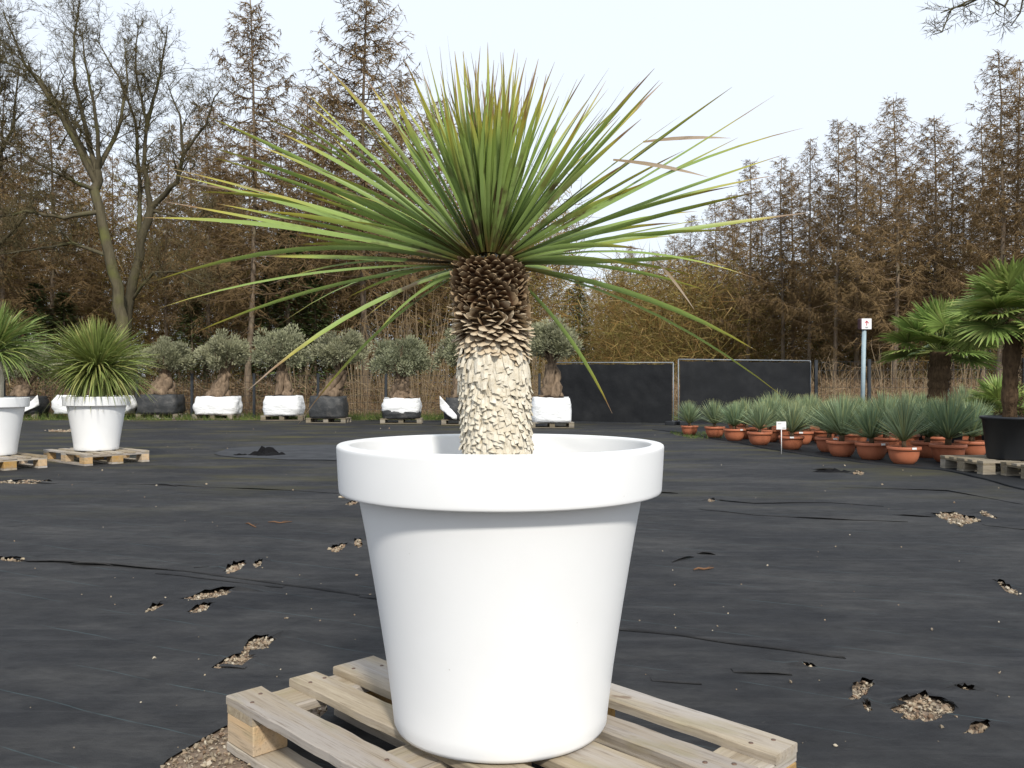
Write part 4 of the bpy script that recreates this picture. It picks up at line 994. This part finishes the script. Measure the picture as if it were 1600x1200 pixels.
A.limb(px3([(229,200,.2),(245,140,.0),(255,90,-.3),(262,40,-.5)],D,O),.07,.015)
A.limb(px3([(287,238,-.6),(280,180,-.8),(262,130,-1)],D,O),.06,.012)
A.limb(px3([(240,330,0),(300,345,-.6),(350,330,-1)],D,O),.05,.012)
A.limb(px3([(205,470,0),(240,425,-.6),(280,425,-1),(320,445,-1.4)],D,O),.06,.015)
A.done(ob)
D=29; oc=empty('oak_tree',(at(-40,0,D).x,D,-.02)); tag(oc,'bare tree at the picture edge beside the leaning oak','oak'); A=Oak(44); O=oc.location.copy()
A.limb(px3([(-40,650,0),(-38,450,0),(-30,300,0),(-5,150,0),(0,60,0)],D,O),.25,.03)
A.limb(px3([(-30,300,0),(20,200,.5),(30,110,.8)],D,O),.1,.02); A.limb(px3([(-36,420,0),(30,350,-.6),(60,300,-1)],D,O),.08,.02); A.done(oc)
# bough hanging into the picture from a tree that stands outside it
ot=empty('bare_tree',(6.6,6.4,-.02)); tag(ot,'thin bare twigs hanging from a bough in the open sky','tree'); A=Oak(55,.0022); O=ot.location.copy()
A.limb([Vector((6.6,6.4,-.05))-O,Vector((6.5,6.4,2.4))-O,Vector((6.3,6.4,4.6))-O],.16,.11,False)
A.limb([Vector((6.3,6.4,4.5))-O,Vector((5.2,6.4,4.55))-O,Vector((4.2,6.3,4.25))-O],.07,.018,False)
for pl in [[(1660,-60,0),(1600,-25,0),(1540,-8,0),(1517,0,0),(1486,15,0),(1478,35,0),(1472,50,0),(1458,54,0)],[(1625,-40,0),(1600,-10,.1),(1594,20,.1),(1580,40,.1)],[(1590,-30,0),(1570,10,-.1),(1555,2,-.1),(1535,-12,0)],[(1540,-8,0),(1508,8,.05),(1490,12,.05),(1470,20,.05)]]:
    P=px3(pl,6.2,O); m=len(P); A.t.tube(P,[.009*(1-.7*i/m) for i in range(m)],5,False)
    for i in range(1,m-1):
        for k_ in range(3): A.grow(P[i],Vector((rnd.uniform(-1,.5),rnd.gauss(0,.4),rnd.uniform(-.9,.4))).normalized(),rnd.uniform(.08,.22),.0035,1)
A.t.tube([Vector((4.2,6.3,4.25))-O,px3([(1660,-60,0)],6.2,O)[0]],[.018,.012],5,False)
A.t.tube([Vector((4.2,6.3,4.25))-O,px3([(1625,-40,0)],6.2,O)[0]],[.012,.009],5,False); A.t.tube([Vector((4.2,6.3,4.25))-O,px3([(1590,-30,0)],6.2,O)[0]],[.012,.009],5,False)
A.done(ot)
# bare shrubs
def shrub(px,d,h,n,label,g,seed,spread=.9):
    rr=random.Random(seed); root=empty('bare_shrub',((px-800)/F*d,d,-.02)); b=MB()
    for i in range(n):
        q=rr.uniform(0,6.28); r_=rr.uniform(.02,.35); p=Vector((math.cos(q)*r_,math.sin(q)*r_,0)); hh=h*rr.uniform(.5,1.05); lean=spread*rr.uniform(.05,.5)*hh*.5
        e_=p+Vector((math.cos(q)*lean,math.sin(q)*lean,hh)); m=p.lerp(e_,.5)+Vector((rr.gauss(0,.08),rr.gauss(0,.08),.1)); b.tube([p,m,e_],[.020,.014,.005],4,False)
        for k_ in range(7):
            u=rr.uniform(.3,.95); s_=p.lerp(e_,u); b.spike(s_,s_+Vector((rr.gauss(0,.2),rr.gauss(0,.2),rr.uniform(.1,.6))),.007)
    o=b.build('stems',M['shrub'],root); tag(root,label,'shrub',g)
for i,(px,d,h,n) in enumerate([(560,28,3.4,16),(610,28.5,4.4,18),(655,28,4.6,20),(700,29,4.2,16),(745,30,3.6,12),(840,30,4.0,12),(868,33,4.4,14),(465,28,2.6,10)]):
    shrub(px,d,h,n,'bare tan shrub of upright stems behind the fence near the tall yucca','bare shrubs behind the fence',i+300)
for i,(px,d,h,n) in enumerate([(1300,25,1.8,9),(1390,26,2.4,9),(1510,25,2.6,10),(1430,25,1.9,8)]):
    shrub(px,d,h,n,'thin bare shrub behind the wire fence near the palms','bare shrubs behind the palms',i+400)

# far wood, brushwood, dry stems and grass as masses
def mass(name,n,box,zf,Lr,rad,mat,label,cat,vert=.4,seed=1):
    rr=random.Random(seed); b=MB()
    for i in range(n):
        y=rr.uniform(box[2],box[3]); x=rr.uniform(box[0],box[1]); z=zf(rr,x,y)
        d=Vector((rr.gauss(0,1),rr.gauss(0,1)*.4,rr.gauss(0,1)*(1-vert)+vert*2.0*abs(rr.gauss(0,1)))).normalized(); L_=rr.uniform(*Lr); p=Vector((x,y,z))
        b.spike(p,p+d*L_,rad*rr.uniform(.6,1.3),rr.random())
    o=b.build(name,M[mat],None,False); struct(o,'stuff'); tag(o,label,cat)
mass('brushwood',68000,(-36,3,34,56),lambda r_,x,y:9.5*r_.random()**1.3,(.5,1.7),.019,'brush','brown tangle of twigs deep in the wood behind the olive trees','brushwood',.15,1)
def zr(r_,x,y): return 9.0*r_.random()**1.25
mass('brushwood',90000,(6,54,50,80),zr,(.6,2.0),.024,'brush','brown tangle of twigs deep in the wood beyond the screen fence','brushwood',.15,2)
mass('brushwood',12000,(3,30,80,125),lambda r_,x,y:7*r_.random()**1.4,(.8,2.4),.035,'brush','far brown edge of the wood in the clearing','brushwood',.15,3)
mass('dry_undergrowth',15000,(-24,5,26,31),lambda r_,x,y:1.1*r_.random()**1.8,(.25,.8),.006,'drystem','tan dry stems and brambles behind the wire fence by the olives','undergrowth',.5,4)
mass('dry_undergrowth',12000,(3,26,23.5,34),lambda r_,x,y:1.0*r_.random()**1.6,(.3,1.1),.007,'drystem','dry upright stems behind the screen fence and palms','undergrowth',.8,5)
mass('grass_tufts',16000,(-22,22,23.6,26.3),lambda r_,x,y:-.015,(.10,.30),.009,'grass','short green grass along the fence line','grass',.9,6)
mass('moss_grass',900,(3.2,4.6,15.4,17.4),lambda r_,x,y:.0,(.03,.09),.006,'grass','green grass patch beside the small bowl by the screen fence','grass',.9,7)
